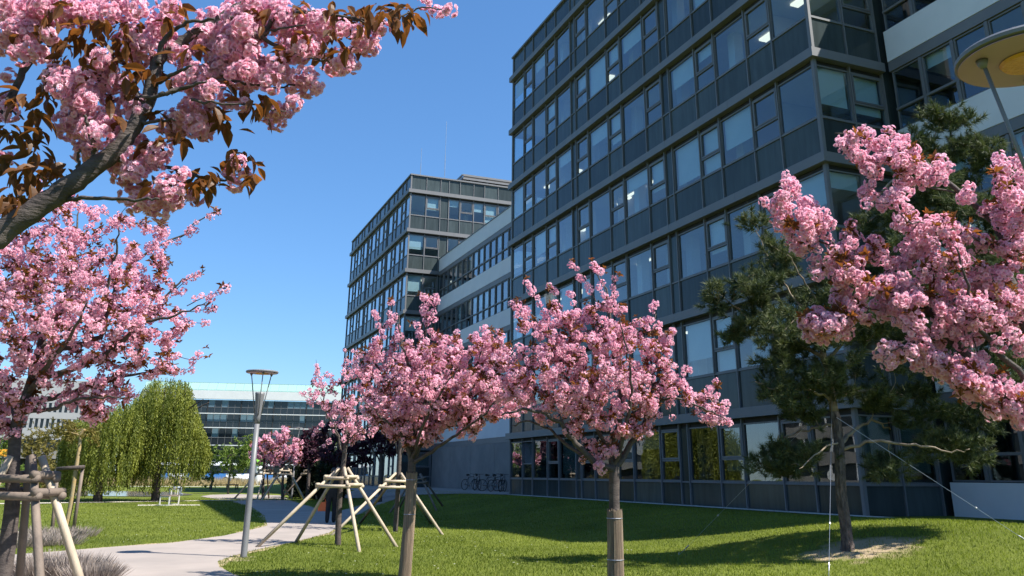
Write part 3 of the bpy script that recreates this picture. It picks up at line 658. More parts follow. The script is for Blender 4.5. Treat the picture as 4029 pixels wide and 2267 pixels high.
def tuft(rng, n=34, L=0.085):
    V, Fc, T = [], [], []
    for i in range(n):
        d = rng.normal(size=3); d[2] = abs(d[2])*1.1+.15; d /= np.linalg.norm(d); s = np.cross(d, rng.normal(size=3)); s /= np.linalg.norm(s); l = L*rng.uniform(.7, 1.2); n0 = len(V); b = np.array([0, 0, rng.uniform(-.05, .06)])
        V += [b-s*.005, b+s*.005, b+d*l]; Fc.append((n0, n0+1, n0+2)); q = rng.random(); T += [q*.5, q*.5, .3+q*.7]
    return np.array(V), np.array(Fc), np.array(T)
rg = np.random.default_rng(5)
CL_NEAR = {n: [cluster(rg, n, R, .0205, True) for _ in range(3)] for n, R in ((10, .034), (20, .05), (38, .072))}
CL_MID = [cluster(rg, 13, .047, .021, True) for _ in range(4)]
CL_CHEAP = [cluster(rg, 12, .047, .0225, False) for _ in range(5)]
CL_FAR = [cluster(rg, 9, .052, .026, False) for _ in range(5)]
CL_VFAR = [cluster(rg, 6, .075, .050, False) for _ in range(3)]
SPRAYS = [leafspray(rg, 6) for _ in range(4)]; TUFTS = [tuft(rg, 60, .10) for _ in range(4)]

# ------------------------------------------------------------------ tree building
def wood_tubes(mb, pts, r0, r1, sides=7, pw=1.0):
    n = len(pts); mb.tube(pts, [max(r0+(r1-r0)*(i/(n-1))**pw, .0015) for i in range(n)], sides)
def sample_crown(poly, D, n, rng, thick, mpp):
    P = np.array(poly, float); x0, y0 = P.min(0); x1, y1 = P.max(0); out = []
    while len(out) < n:
        x = rng.uniform(x0, x1, 400); y = rng.uniform(y0, y1, 400); k = in_poly(x, y, poly)
        x, y = x[k], y[k]; e = edge_dist(x, y, poly)*mpp
        t = np.minimum(thick, 1.25*e+.12); dd = rng.uniform(-1, 1, len(x))*t
        for a, b, c in zip(x, y, dd): out.append(dp(a, b, D+c))
    return np.array(out[:n])
def grow(tips, skel, rskel, rng):
    """join spray tips to the limbs; returns twig polylines with their end directions"""
    nodes = np.array(skel); d0 = np.min(np.linalg.norm(tips[:, None]-nodes[None], axis=2), axis=1); order = np.argsort(d0); tw = []
    for i in order:
        p = tips[i]; v = p-nodes; dist = np.linalg.norm(v, axis=1); cost = dist+np.clip(-v[:, 2], 0, None)*.8
        j = int(np.argmin(cost)); q = nodes[j]; L = dist[j]
        m1 = q+(p-q)*.35+rng.normal(0, .07, 3)*L+np.array([0, 0, -.05*L]); m2 = q+(p-q)*.7+rng.normal(0, .05, 3)*L
        pl = catmull([q, m1, m2, p], 3); tw.append(pl); nodes = np.vstack([nodes, pl[3:-1:2]])
    return tw
def cherry(name, label, base, trunk, limbs, polys, D, ntips, thick, rng_seed, protos, group='flowering cherry trees', cl_scale=1.0, sp=.085, spray=.5, leaves=.8, wrap=None, individual=300, lscale=1.0, extra=(), wood='bark', trunk_wood=None, petal='petal', blossom='blossom_cluster', dens=1.0, cat='tree', leafmat='bronze', leafprotos=None, protos2=None):
    rng = np.random.default_rng(rng_seed); t = thing(name, label, cat, tuple(base), group)
    mpp = D/(F_PX/K)
    tr = catmull(trunk['p'], 6); mb = MB(); mb.tube(tr, list(np.interp(np.linspace(0, 1, len(tr)), np.linspace(0, 1, len(trunk['r'])), trunk['r'])), 12); mb.build('trunk', M[trunk_wood or wood], t, True)
    sk = [tuple(p) for p in tr[len(tr)//2:]]
    for P, r0, r1 in limbs:
        c = catmull(P, 5); c[1:-1] += rng.normal(0, .012, (len(c)-2, 3))*D/12; m2 = MB(); wood_tubes(m2, c, r0, r1, 7); m2.build('limb', M[wood], t, True); sk += [tuple(p) for p in c[2:]]
    tips = np.concatenate([sample_crown(pl, D, int(nn), rng, thick, mpp) for pl, nn in polys]) if polys else np.zeros((0, 3))
    tw = grow(tips, sk, None, rng) if len(tips) else []
    ex = [catmull(e, 4) for e in extra]; tw += ex
    mb = MB()
    C, CD, LP, LD = [], [], [], []
    for k, pl in enumerate(tw):
        L = np.linalg.norm(np.diff(pl, axis=0), axis=1).sum(); r0 = min(.004+.007*L, .014)*max(1, D/14)
        mb.tube(pl, list(np.linspace(r0, .0028*max(1, D/12), len(pl))), 4, False)
        seg = np.concatenate(([0], np.cumsum(np.linalg.norm(np.diff(pl, axis=0), axis=1)))); s = L
        end = L-min(L*.8, spray*rng.uniform(.6, 1.3)) if k < len(tw)-len(ex) else L*.1
        while s > end:
            p = np.array([np.interp(s, seg, pl[:, i]) for i in range(3)]); 
            if rng.random() < dens: C.append(p+rng.normal(0, .028, 3)*cl_scale); CD.append(rng.random())
            s -= sp*rng.uniform(.75, 1.3)*cl_scale
        if rng.random() < leaves: LP.append(pl[-1]+np.array([0, 0, .03])); LD.append(1)
        if rng.random() < leaves*.8: LP.append(pl[-1]+(pl[-2]-pl[-1])*rng.uniform(.2, 2.0)+rng.normal(0, .05, 3)*lscale); LD.append(0)
    mb.build('twigs', M[wood], t, False, kind='stuff')
    C = np.array(C); n = len(C); idx = rng.integers(0, min(len(protos), len(protos2 or protos)), n); Rm = rotmats(n, rng); sc = cl_scale*rng.uniform(.72, 1.22, n)
    # the clusters that show largest are single parts, the rest one mass
    dist = C@FWH; ordr = np.argsort(dist); one = ordr[:individual]; rest = ordr[individual:]
    if individual:
        ms = [mesh_np(blossom, *p[:2], M[petal], p[2]) for p in protos]
        for i in one: link(blossom, ms[idx[i]], t, tuple(C[i]), Matrix(Rm[i].tolist()).to_euler(), float(sc[i]))
    if len(rest):
        b = np.array(base); me = scatter_mesh('blossoms', protos2 or protos, idx[rest], Rm[rest], sc[rest], C[rest]-b, M[petal], .16, rng); link('blossoms', me, t, (0, 0, 0), world=False, kind='stuff')
    if LP:
        LP = np.array(LP); LP = np.repeat(LP, 2, axis=0)+rng.normal(0, .03, (len(LP)*2, 3))*lscale; n = len(LP); ax = rng.normal(0, .5, (n, 3)); ax[:, 2] += .8
        me = scatter_mesh('leaves', leafprotos or SPRAYS, rng.integers(0, 4, n), rotmats(n, rng, ax), rng.uniform(.55, 1.0, n)*lscale, LP-np.array(base), M[leafmat], .2, rng); link('leaves', me, t, (0, 0, 0), world=False, kind='stuff')
    if wrap:
        c = np.array([p for p in tr if p[2] < wrap]); rad = np.interp(c[:, 2], tr[:, 2], np.interp(np.linspace(0, 1, len(tr)), np.linspace(0, 1, len(trunk['r'])), trunk['r']))*1.16+.012
        top = np.array([np.interp(wrap, tr[:, 2], tr[:, i]) for i in range(3)]); axis_pts = [tuple(p) for p in c]+[tuple(top)]; R_ = list(rad)+[rad[-1]]
        w = MB(); w.tube(axis_pts, [r-.006 for r in R_], 20, True); wo = w.build('reed_wrap', M['reed'], t, False)
        reeds = MB(); N = 46                                # single reeds round the trunk
        for k in range(N):
            a = 2*math.pi*k/N; e = rng.uniform(-.015, .025)
            pts = [(p[0]+math.cos(a)*r, p[1]+math.sin(a)*r, p[2]+(e if i == len(axis_pts)-1 else 0)) for i, (p, r) in enumerate(zip(axis_pts, R_))]
            m3 = MB(); m3.tube(pts, .0062*R_[0]/.11*rng.uniform(.8, 1.15), 5); m3.build('reed', M['reed'], wo)
        for zz in (wrap-.1, wrap-.62):
            i = np.argmin(np.abs(c[:, 2]-zz)); p = c[i]; ring = [(p[0]+math.cos(a)*(rad[i]+.01), p[1]+math.sin(a)*(rad[i]+.01), zz) for a in np.linspace(0, 2*math.pi, 17)]
            m3 = MB(); m3.tube(ring, .004, 4); m3.build('wire_tie', M['steel'], wo)
    return t
def stakes(c, ground, h, foot, ang0, label, mats, rad=.045, top_r=.13, bars=True, group='timber tree stakes', n=4, feet=None):
    """leaning timber legs tied by two square collars round a trunk"""
    t = thing('tree_stake_frame', label, 'tree stakes', (c[0], c[1], ground), group); top = []; r = random.Random(int(c[0]*100))
    for k in range(n):
        a = ang0+2*math.pi*k/n
        fx, fy = (c[0]+foot*math.cos(a), c[1]+foot*math.sin(a)) if feet is None else feet[k]
        if feet is not None: a = math.atan2(fy-c[1], fx-c[0])
        fz = float(hgt(fx, fy))-.05; ft = np.array([fx, fy, fz]); tp = np.array([c[0]+top_r*math.cos(a), c[1]+top_r*math.sin(a), ground+h*1.16])
        m = MB(); m.tube([ft, ft+(tp-ft)*.5, tp], [rad*1.05, rad, rad*.92], 8); m.build('leg', M[mats[k % len(mats)]], t, True); top.append((ft, tp, a))
    if bars:
        top.sort(key=lambda q: q[2])
        for zz, ex in ((ground+h*.88, 1.0), (ground+h*1.0, 1.0)):
            pts = []
            for ft, tp, a in top:
                s = (zz-ft[2])/(tp[2]-ft[2]); pts.append(ft+(tp-ft)*s)
            for k in range(len(pts)):
                a, b = pts[k], pts[(k+1) % len(pts)]; d = (b-a)/max(np.linalg.norm(b-a), 1e-6); off = np.array([a[0]+b[0]-2*c[0], a[1]+b[1]-2*c[1], 0]); off = off/max(np.linalg.norm(off), 1e-6)*rad*1.2
                dz = np.array([0, 0, rad*.9*(k % 2)])
                m = MB(); m.tube([a-d*rad*2+off+dz, b+d*rad*2+off+dz], rad*.95, 8); m.build('collar_bar', M[mats[0]], t, True)
    return t
def trunk_px(pts, D, radii, drop=None):
    """trunk through display pixels at depth D, carried down to the ground"""
    P = [dp(x, y, D) for x, y in pts]; b = P[0].copy(); d = (P[0]-P[1]); d = d/abs(d[2])
    z = 0.0
    for _ in range(8):
        q = P[0]+d*(P[0][2]-z); q[0] = P[0][0]+(P[0][0]-P[1][0])*.3*(P[0][2]-z)/max(abs(P[0][2]-P[1][2]), .2); q[1] = P[0][1]; z = float(hgt(q[0], q[1]))
    g = np.array([q[0], q[1], z-.06])
    if P[0][2]-z > .05: P = [g]+P
    return {'p': P, 'r': radii}, np.array([g[0], g[1], z])
def L_(D, pts, r0, r1, dd=(0, 0)):
    n = len(pts); return ([dp(x, y, D+dd[0]+(dd[1]-dd[0])*i/max(n-1, 1)) for i, (x, y) in enumerate(pts)], r0, r1)

# cherry with the reed-wrapped trunk in front of the facade
D = 12.4; tr, bs = trunk_px([(1549, 1449), (1547, 1330), (1545, 1250), (1546, 1195), (1548, 1172)], D, [.092, .082, .076, .074, .078, .065])
lim = [L_(D, [(1546, 1182), (1500, 1165), (1440, 1105), (1400, 1058), (1330, 1030), (1262, 1045)], .055, .012, (0, -.5)),
       L_(D, [(1546, 1178), (1533, 1130), (1560, 1060), (1556, 960), (1541, 860), (1528, 740), (1500, 690)], .055, .007, (0, .3)),
       L_(D, [(1549, 1180), (1582, 1130), (1622, 1060), (1641, 990), (1640, 900), (1650, 790)], .05, .007, (0, .2)),
       L_(D, [(1632, 1020), (1700, 1003), (1780, 1032), (1830, 1060)], .022, .006, (0, -.3)),
       L_(D, [(1533, 1125), (1480, 1040), (1430, 950), (1390, 870), (1335, 790), (1296, 765)], .035, .006, (0, .4)),
       L_(D, [(1546, 1180), (1560, 1110), (1600, 1020), (1620, 930), (1600, 830)], .04, .007, (0, .9)),
       L_(D, [(1500, 1165), (1430, 1120), (1380, 1080), (1330, 1060), (1290, 1070)], .03, .008, (0, .7)),
       L_(D, [(1545, 1180), (1570, 1090), (1590, 1000), (1580, 900), (1560, 800)], .035, .007, (0, -1.0)),
       L_(D, [(1480, 1040), (1400, 985), (1330, 930), (1250, 905)], .02, .006, (0, .2))]
poly = [(1300, 800), (1283, 757), (1330, 770), (1370, 800), (1400, 760), (1430, 790), (1475, 770), (1500, 740), (1560, 770), (1600, 800), (1650, 800), (1690, 835), (1688, 900), (1710, 960), (1750, 990), (1795, 985), (1815, 1010), (1848, 1062), (1800, 1070), (1750, 1045), (1700, 1035), (1670, 1060), (1610, 1110), (1560, 1140), (1500, 1165), (1468, 1165), (1470, 1120), (1420, 1085), (1340, 1050), (1290, 1000), (1240, 1015), (1200, 960), (1230, 905), (1290, 885), (1325, 850)]
core = [(1380, 850), (1480, 800), (1600, 820), (1680, 880), (1700, 980), (1640, 1040), (1540, 1100), (1440, 1060), (1360, 1000)]
E2 = lambda l, dd=0: [dp(x, y, D+dd) for x, y in l]
ext = [E2([(1390, 830), (1355, 765), (1325, 705)]), E2([(1500, 760), (1470, 700), (1440, 665)], .2), E2([(1530, 800), (1520, 720), (1495, 660)], .1), E2([(1540, 790), (1545, 730), (1535, 690)], -.2), E2([(1420, 800), (1400, 745), (1380, 720)], .3), E2([(1620, 850), (1640, 800), (1650, 765)]), E2([(1330, 800), (1300, 770), (1287, 758)]), E2([(1700, 985), (1720, 940), (1737, 915)]), E2([(1760, 1030), (1790, 995), (1805, 970)]), E2([(1460, 830), (1450, 770), (1425, 735)], .4), E2([(1660, 900), (1690, 860), (1690, 830)]), E2([(1490, 1140), (1470, 1120), (1460, 1090)]), E2([(1560, 1140), (1520, 1150), (1490, 1175)], -.2)]
cherry('cherry_tree', 'pink cherry tree in full bloom with reed-wrapped trunk before the facade, no stakes', bs, tr, lim, [(poly, 430), (core, 160)], D, 0, 1.25, 101, CL_MID, extra=ext, wrap=1.16, spray=.42, dens=.95, sp=.086, cl_scale=1.12, leaves=.4, protos2=CL_CHEAP)

# second reed-wrapped cherry, whose crown touches it
D = 14.5; tr, bs = trunk_px([(1018, 1449), (1028, 1330), (1034, 1240), (1036, 1180), (1036, 1150)], D, [.085, .072, .066, .062, .066, .055])
lim = [L_(D, [(1036, 1160), (1005, 1060), (970, 980), (940, 900), (905, 880)], .045, .007, (0, .3)),
       L_(D, [(1036, 1160), (1040, 1050), (1035, 950), (1010, 850), (1000, 790)], .05, .007, (0, -.3)),
       L_(D, [(1038, 1160), (1055, 1070), (1075, 960), (1072, 860), (1080, 760)], .05, .007, (0, .1)),
       L_(D, [(1040, 1160), (1065, 1100), (1120, 1030), (1180, 950), (1225, 850)], .045, .007, (0, .2)),
       L_(D, [(1040, 1165), (1100, 1125), (1150, 1095), (1210, 1050), (1262, 1000)], .035, .008, (0, -.8)),
       L_(D, [(1036, 1160), (1060, 1080), (1100, 1000), (1150, 930)], .035, .007, (0, -1.2)),
       L_(D, [(1036, 1160), (1010, 1090), (960, 1050), (915, 1010)], .03, .007, (0, -.6)),
       L_(D, [(1036, 1160), (1030, 1060), (1000, 960), (980, 880)], .035, .007, (0, 1.1)),
       L_(D, [(1120, 1030), (1190, 1000), (1250, 930), (1290, 870)], .025, .007, (0, .9))]
poly = [(905, 872), (945, 840), (985, 855), (1020, 835), (1050, 835), (1090, 840), (1130, 855), (1180, 838), (1222, 826), (1262, 855), (1290, 870), (1315, 950), (1318, 1030), (1280, 1075), (1230, 1050), (1200, 1095), (1130, 1085), (1095, 1110), (1060, 1135), (1010, 1130), (965, 1095), (930, 1060), (905, 1000), (885, 935)]
core = [(950, 900), (1050, 870), (1180, 880), (1260, 920), (1250, 1010), (1150, 1050), (1050, 1100), (970, 1040)]
E2 = lambda l, dd=0: [dp(x, y, D+dd) for x, y in l]
ext = [E2([(985, 850), (982, 800), (985, 762)]), E2([(1010, 850), (1000, 810), (995, 775)]), E2([(1070, 860), (1074, 800), (1062, 745)]), E2([(1080, 860), (1088, 800), (1100, 745)]), E2([(1078, 870), (1070, 820), (1082, 750)], .1), E2([(960, 870), (960, 820), (945, 790)]), E2([(1240, 880), (1255, 850), (1262, 832)]), E2([(1200, 870), (1205, 840), (1222, 822)]), E2([(1150, 880), (1150, 850), (1140, 838)]), E2([(1060, 860), (1050, 830), (1040, 815)])]
cherry('cherry_tree', 'dense pink cherry tree with reed-wrapped trunk beside the staked trees', bs, tr, lim, [(poly, 470), (core, 190), ([(930, 1040), (1000, 1060), (1100, 1060), (1200, 1040), (1190, 1085), (1120, 1080), (1060, 1125), (1000, 1120)], 45)], D, 0, 1.5, 102, CL_MID, extra=ext, wrap=1.62, spray=.42, dens=.95, sp=.086, cl_scale=1.18, leaves=.4, protos2=CL_CHEAP)

# staked slender cherry by the path
b0 = on_ground(1330, 2145); D = b0@FWH
tr = {'p': [b0-np.array([0, 0, .05]), dp(852, 1300, D), dp(858, 1220, D), dp(866, 1150, D), dp(872, 1080, D)], 'r': [.075, .07, .062, .055, .045]}
lim = [L_(D, [(866, 1150), (845, 1080), (820, 1040), (790, 1000)], .03, .007, (0, -.4)), L_(D, [(870, 1110), (868, 1020), (860, 950), (870, 885)], .032, .007, (0, .2)), L_(D, [(870, 1120), (900, 1050), (920, 980), (925, 930)], .028, .007, (0, .4)), L_(D, [(868, 1130), (830, 1060), (810, 980), (798, 920)], .026, .007, (0, .4)), L_(D, [(870, 1110), (910, 1080), (945, 1060)], .022, .006, (0, -.6))]
poly = [(762, 1005), (782, 965), (800, 925), (830, 940), (858, 930), (880, 890), (915, 925), (938, 965), (958, 1040), (945, 1085), (905, 1112), (870, 1120), (835, 1085), (815, 1050), (790, 1065), (800, 1035)]
E2 = lambda l, dd=0: [dp(x, y, D+dd) for x, y in l]
ext = [E2([(810, 980), (800, 940), (795, 905)]), E2([(870, 940), (872, 905), (872, 878)]), E2([(900, 960), (895, 920), (892, 885)]), E2([(790, 1010), (770, 1000), (757, 985)]), E2([(820, 1060), (800, 1080), (790, 1085)]), E2([(830, 1080), (822, 1105), (815, 1120)])]
cherry('cherry_tree', 'slender pink cherry tree held by a timber stake frame beside the path', b0, tr, lim, [(poly, 130)], D, 0, 1.3, 103, CL_CHEAP, extra=ext, spray=.45, dens=.85, individual=250, cl_scale=1.25, sp=.095, leaves=.35)
ft = [on_ground(*q)[:2] for q in ((1001, 2155), (1159, 2135), (1416, 2172), (1565, 2152))]
stakes(b0, b0[2], 1.50, 1.4, .3, 'pale timber stake frame with square collars by the person on the path', ('stake', 'stake', 'stake'), .042, .11, feet=ft)
# staked cherry behind the wrapped one
b1 = on_ground(1555, 2092, .2); D = b1@FWH
tr = {'p': [b1-np.array([0, 0, .05]), dp(1000, 1250, D), dp(1005, 1160, D), dp(1008, 1080, D)], 'r': [.075, .07, .06, .05]}
lim = [L_(D, [(1005, 1160), (980, 1060), (950, 980)], .03, .008), L_(D, [(1006, 1150), (1030, 1040), (1040, 930), (1060, 870)], .03, .008), L_(D, [(1007, 1130), (1050, 1060), (1100, 980), (1130, 900)], .03, .008)]
poly = [(940, 960), (980, 890), (1040, 870), (1110, 880), (1140, 930), (1120, 1040), (1060, 1100), (990, 1100), (950, 1050)]
cherry('cherry_tree', 'pink cherry tree mostly hidden behind the dense wrapped one, on timber stakes', b1, tr, lim, [(poly, 90)], D, 0, 1.4, 104, CL_FAR, leaves=.4, spray=.45, dens=.8, individual=100, cl_scale=1.15, sp=.12)
ft = [on_ground(*q, .2)[:2] for q in ((1300, 2107), (1412, 2060), (1745, 2104), (1700, 2062))]
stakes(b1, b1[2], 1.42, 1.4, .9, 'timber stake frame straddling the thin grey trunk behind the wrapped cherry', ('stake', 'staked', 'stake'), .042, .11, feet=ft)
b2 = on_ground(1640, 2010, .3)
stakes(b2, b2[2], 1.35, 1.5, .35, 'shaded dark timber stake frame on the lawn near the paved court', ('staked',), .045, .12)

# near cherry, staked, on the path side
D = 10.2; tr, bs = trunk_px([(28, 1300), (32, 1200), (40, 1080), (58, 1020), (74, 985)], D, [.10, .082, .070, .066, .062, .058])
lim = [L_(D, [(66, 1010), (92, 920), (108, 850), (100, 780), (82, 690), (60, 600)], .07, .008, (0, .2)),
       L_(D, [(92, 930), (160, 880), (250, 850), (272, 790), (300, 700), (370, 640), (460, 585), (535, 535)], .042, .006, (0, .4)),
       L_(D, [(84, 960), (190, 925), (290, 875), (350, 815), (440, 795), (520, 760)], .045, .006, (0, -.4)),
       L_(D, [(70, 1010), (150, 1000), (250, 958), (350, 940), (450, 915)], .04, .006, (0, .3)),
       L_(D, [(60, 1040), (130, 1030), (190, 1005), (260, 1000), (320, 1000)], .028, .006, (0, -.5)),
       L_(D, [(108, 850), (150, 780), (180, 700), (190, 600), (200, 520)], .04, .006, (0, .5)),
       L_(D, [(46, 1060), (20, 980), (-30, 880), (-60, 760)], .045, .007, (0, .4)),
       L_(D, [(100, 880), (180, 830), (260, 740), (290, 640), (300, 570)], .035, .006, (0, -.8)),
       L_(D, [(70, 990), (120, 920), (180, 840), (220, 760)], .04, .007, (0, -1.3)),
       L_(D, [(55, 1040), (80, 960), (60, 860), (20, 740)], .04, .007, (0, 1.2)), L_(D, [(350, 815), (420, 740), (470, 700), (500, 690)], .018, .005)]
poly = [(-140, 620), (-60, 540), (40, 500), (100, 450), (200, 490), (290, 545), (360, 560), (420, 580), (440, 630), (410, 680), (440, 720), (430, 760), (470, 790), (460, 850), (430, 890), (460, 920), (420, 935), (330, 955), (280, 980), (330, 995), (260, 1005), (270, 1030), (232, 1062), (205, 1040), (180, 1015), (130, 1010), (90, 1040), (50, 1085), (10, 1110), (-80, 1080), (-150, 900)]
core = [(0, 620), (120, 560), (260, 590), (370, 660), (400, 760), (380, 860), (250, 930), (120, 960), (0, 960)]
E2 = lambda l, dd=0: [dp(x, y, D+dd) for x, y in l]
ext = [E2([(480, 575), (510, 550), (540, 532)]), E2([(430, 740), (470, 705), (500, 690)]), E2([(470, 770), (520, 745), (570, 730)]), E2([(480, 785), (510, 780), (535, 775)]), E2([(440, 800), (490, 812), (522, 812)]), E2([(430, 890), (480, 905), (518, 895)]), E2([(430, 915), (460, 930), (480, 925)]), E2([(400, 930), (430, 945), (450, 940)]), E2([(260, 1000), (300, 1005), (345, 992)]), E2([(200, 1020), (225, 1050), (230, 1070)]), E2([(220, 1010), (255, 1015), (285, 1030)]), E2([(380, 640), (400, 600), (410, 580)]), E2([(290, 560), (310, 530), (330, 510)]), E2([(400, 620), (450, 600), (490, 575)])]
cherry('cherry_tree', 'broad pink cherry tree with dark forked trunk braced by weathered timbers beside the path', bs, tr, lim, [(poly, 560), (core, 220), ([(180, 965), (300, 970), (345, 988), (300, 1008), (285, 1030), (232, 1066), (200, 1035)], 42), ([(-40, 1000), (30, 1010), (40, 1080), (0, 1110), (-60, 1090)], 20)], D, 0, 1.5, 105, CL_MID, extra=ext, spray=.4, dens=.95, individual=300, sp=.082, cl_scale=.9, leaves=.33, protos2=CL_CHEAP)
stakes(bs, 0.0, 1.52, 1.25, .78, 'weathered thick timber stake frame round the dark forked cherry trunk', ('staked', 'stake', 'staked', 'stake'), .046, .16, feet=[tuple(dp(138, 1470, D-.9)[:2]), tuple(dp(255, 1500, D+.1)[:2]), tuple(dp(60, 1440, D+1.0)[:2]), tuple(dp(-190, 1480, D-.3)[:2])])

# far cherries in the sun
for (sx, sy, sd, cx, top, la) in ((1035, 1965, 106, 675, 1085, 'sunlit pale pink cherry beside the grey lamp post, staked'), (1112, 1968, 107, 712, 1068, 'sunlit pale pink cherry with bright timber stakes on the far lawn'), (1215, 1962, 108, 780, 1130, 'small pink cherry on stakes next to the purple-leaved trees')):
    b3 = on_ground(sx, sy); D = b3@FWH; g = sx/K
    tr = {'p': [b3-np.array([0, 0, .05]), dp(g, 1215, D), dp(g+2, 1180, D), dp(g+1, 1150, D)], 'r': [.10, .09, .08, .07]}
    lim = [L_(D, [(g, 1180), (cx-25, 1140), (cx-35, 1110)], .05, .02, (0, .5)), L_(D, [(g, 1180), (cx, 1130), (cx, top+25)], .06, .02, (0, -.4)), L_(D, [(g, 1180), (cx+25, 1140), (cx+40, 1100)], .05, .02, (0, -.3))]
    poly = [(cx-50, 1150), (cx-48, 1110), (cx-30, top+25), (cx-12, top+12), (cx, top), (cx+20, top+15), (cx+38, top+22), (cx+48, 1120), (cx+50, 1150), (cx+20, 1172), (cx-25, 1170)]
    cherry('cherry_tree', la, b3, tr, lim, [(poly, 90)], D, 0, 1.6, sd, CL_VFAR, individual=0, cl_scale=1.7, sp=.11, spray=.7, dens=.85, lscale=2.2, leaves=.4)
    stakes(b3, b3[2], 1.75, 1.9, .5+sd, 'leaning timber stake frame under the far '+('cherry beside the lamp post', 'sunlit cherry', 'small cherry')[sd-106], ('stake', 'staked', 'stake'), .055, .14)
# purple-leaved trees in the building's shade
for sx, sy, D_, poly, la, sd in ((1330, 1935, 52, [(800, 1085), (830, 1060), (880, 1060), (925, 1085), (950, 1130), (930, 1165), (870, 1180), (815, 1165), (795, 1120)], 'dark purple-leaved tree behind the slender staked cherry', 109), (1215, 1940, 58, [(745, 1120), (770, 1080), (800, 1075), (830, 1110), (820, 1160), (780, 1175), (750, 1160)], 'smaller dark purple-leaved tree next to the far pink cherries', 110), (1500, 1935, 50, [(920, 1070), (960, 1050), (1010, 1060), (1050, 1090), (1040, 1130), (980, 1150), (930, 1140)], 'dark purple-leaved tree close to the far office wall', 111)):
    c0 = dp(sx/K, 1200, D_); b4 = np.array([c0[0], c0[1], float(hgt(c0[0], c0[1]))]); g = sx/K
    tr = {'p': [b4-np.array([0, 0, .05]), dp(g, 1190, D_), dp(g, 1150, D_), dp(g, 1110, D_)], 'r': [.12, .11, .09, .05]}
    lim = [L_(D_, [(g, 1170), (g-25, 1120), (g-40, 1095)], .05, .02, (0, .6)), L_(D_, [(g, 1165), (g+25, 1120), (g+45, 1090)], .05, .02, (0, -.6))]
    cherry('plum_tree', la, b4, tr, lim, [(poly, 120)], D_, 0, 1.9, sd, [(v*3.4, f, t) for v, f, t in SPRAYS], group='purple-leaved trees', individual=0, cl_scale=1.0, sp=.2, spray=.9, leaves=0, petal='purple', blossom='leaf_spray')

